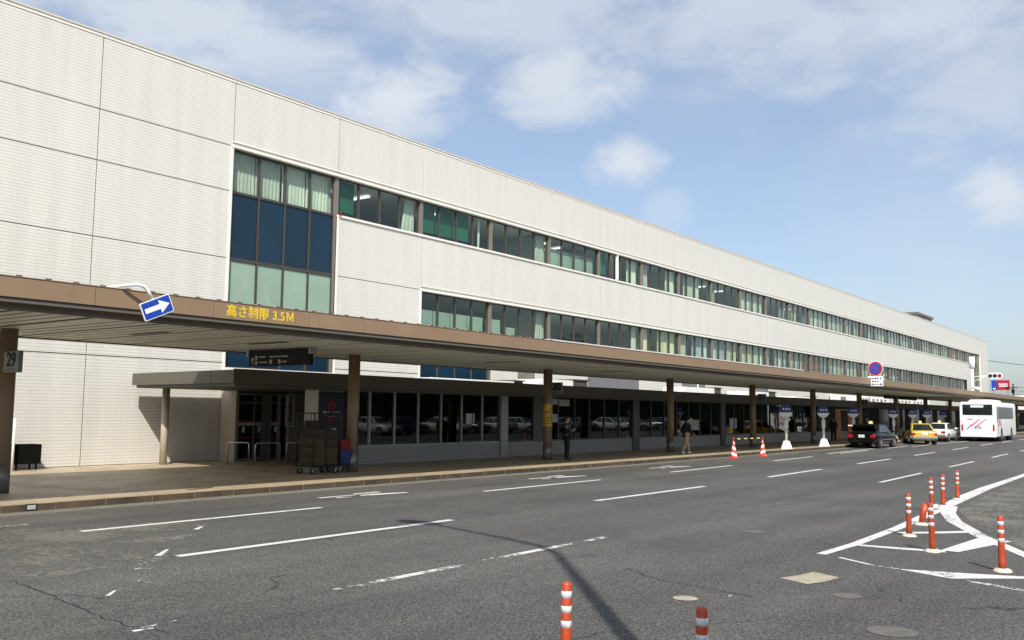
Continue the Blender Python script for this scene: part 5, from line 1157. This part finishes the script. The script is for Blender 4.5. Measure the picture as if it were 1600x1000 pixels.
b.prism(pts, (.25, 0, 0)); b.build('signal_case', 'white', t)
for i, m in enumerate(('signgreen', 'signgreen', 'lampred')):
    y = 21.35 - i * .52; b = MB(); b.prism([(SX - .24, y + .235 * math.cos(2 * math.pi * k / 20), 6.98 + .235 * math.sin(2 * math.pi * k / 20)) for k in range(20)], (.035, 0, 0)); b.build('signal_lamp', m, t)
t = thing('billboard', (190, 30.4, 0), 'red and blue billboard with white lettering rising beyond the far end of the building', 'billboard')
b = MB(); b.box(190, 190.3, 28.87, 30.95, 6.85, 8.68); b.build('red_panel', 'red', t); b = MB(); b.box(189.98, 190.28, 30.96, 31.85, 6.85, 8.68); b.build('blue_panel', 'blue', t)
b = MB(); rb = random.Random(2); y_ = 30.6
while y_ > 29.25:
    w_ = rb.uniform(.1, .2); b.box(189.965, 189.99, y_ - w_, y_, 7.84, 8.02 + rb.uniform(0, .1)); y_ -= w_ + .05
b.build('white_lettering', 'signwhite', t)
b = MB(); b.box(189.96, 189.99, 29.2, 30.6, 7.5, 7.68); b.box(189.94, 189.975, 31.2, 31.6, 7.0, 7.25); b.build('white_marks', 'signwhite', t)
b = MB(); b.box(190.05, 190.25, 31.5, 31.7, 0, 6.85); b.box(190.05, 190.25, 29.1, 29.3, 0, 6.85); b.build('posts', 'grey', t)
t = thing('low_shop', (200, 30, 0), 'low pale flat roofed building under the billboard', 'building')
b = MB(); b.box(196, 215, 26.5, 34, 0, 5.6); b.build('wall', 'white', t); b = MB(); b.box(195.7, 215.3, 26.2, 34.3, 5.6, 6.0); b.build('roof', 'hood', t); b = MB(); b.box(195.96, 195.999, 28, 32, 1, 3); b.build('window', 'carglass', t)
t = thing('utility_pole', (190, 28.3, 0), 'dark utility pole with crossarm at the right edge beyond the canopy', 'pole')
b = MB(); b.cyl((190, 28.3), .16, 0, 8.0, 12, r1=.11); b.build('shaft', 'dark', t); b = MB(); b.box(189.9, 190.1, 27.6, 29.6, 7.2, 7.35); b.box(189.8, 190.2, 28.1, 28.6, 6.3, 7.0); b.build('crossarm', 'dark', t)
def wire(p, q, sag, label, r=.028):
    p, q = Vector(p), Vector(q); b = MB(); b.tube([p.lerp(q, i / 12) - Vector((0, 0, sag * 4 * (i / 12) * (1 - i / 12))) for i in range(13)], r, 6)
    tag(b.build('overhead_wire', 'dark', loc=p), label, 'wire', 'overhead wires at the right edge')
wire((168, 30.6, 11.5), (168, 5, 8.3), .4, 'single upper overhead wire crossing the sky right of the building', .045)
wire((190, 27.8, 7.4), (188, 2, 6.3), .3, 'upper one of the wires running right from the utility pole'); wire((190, 28.3, 6.7), (188, 2, 5.7), .3, 'middle one of the wires running right from the utility pole'); wire((190, 28.6, 6.1), (188, 2, 5.2), .3, 'lowest one of the wires running right from the utility pole')
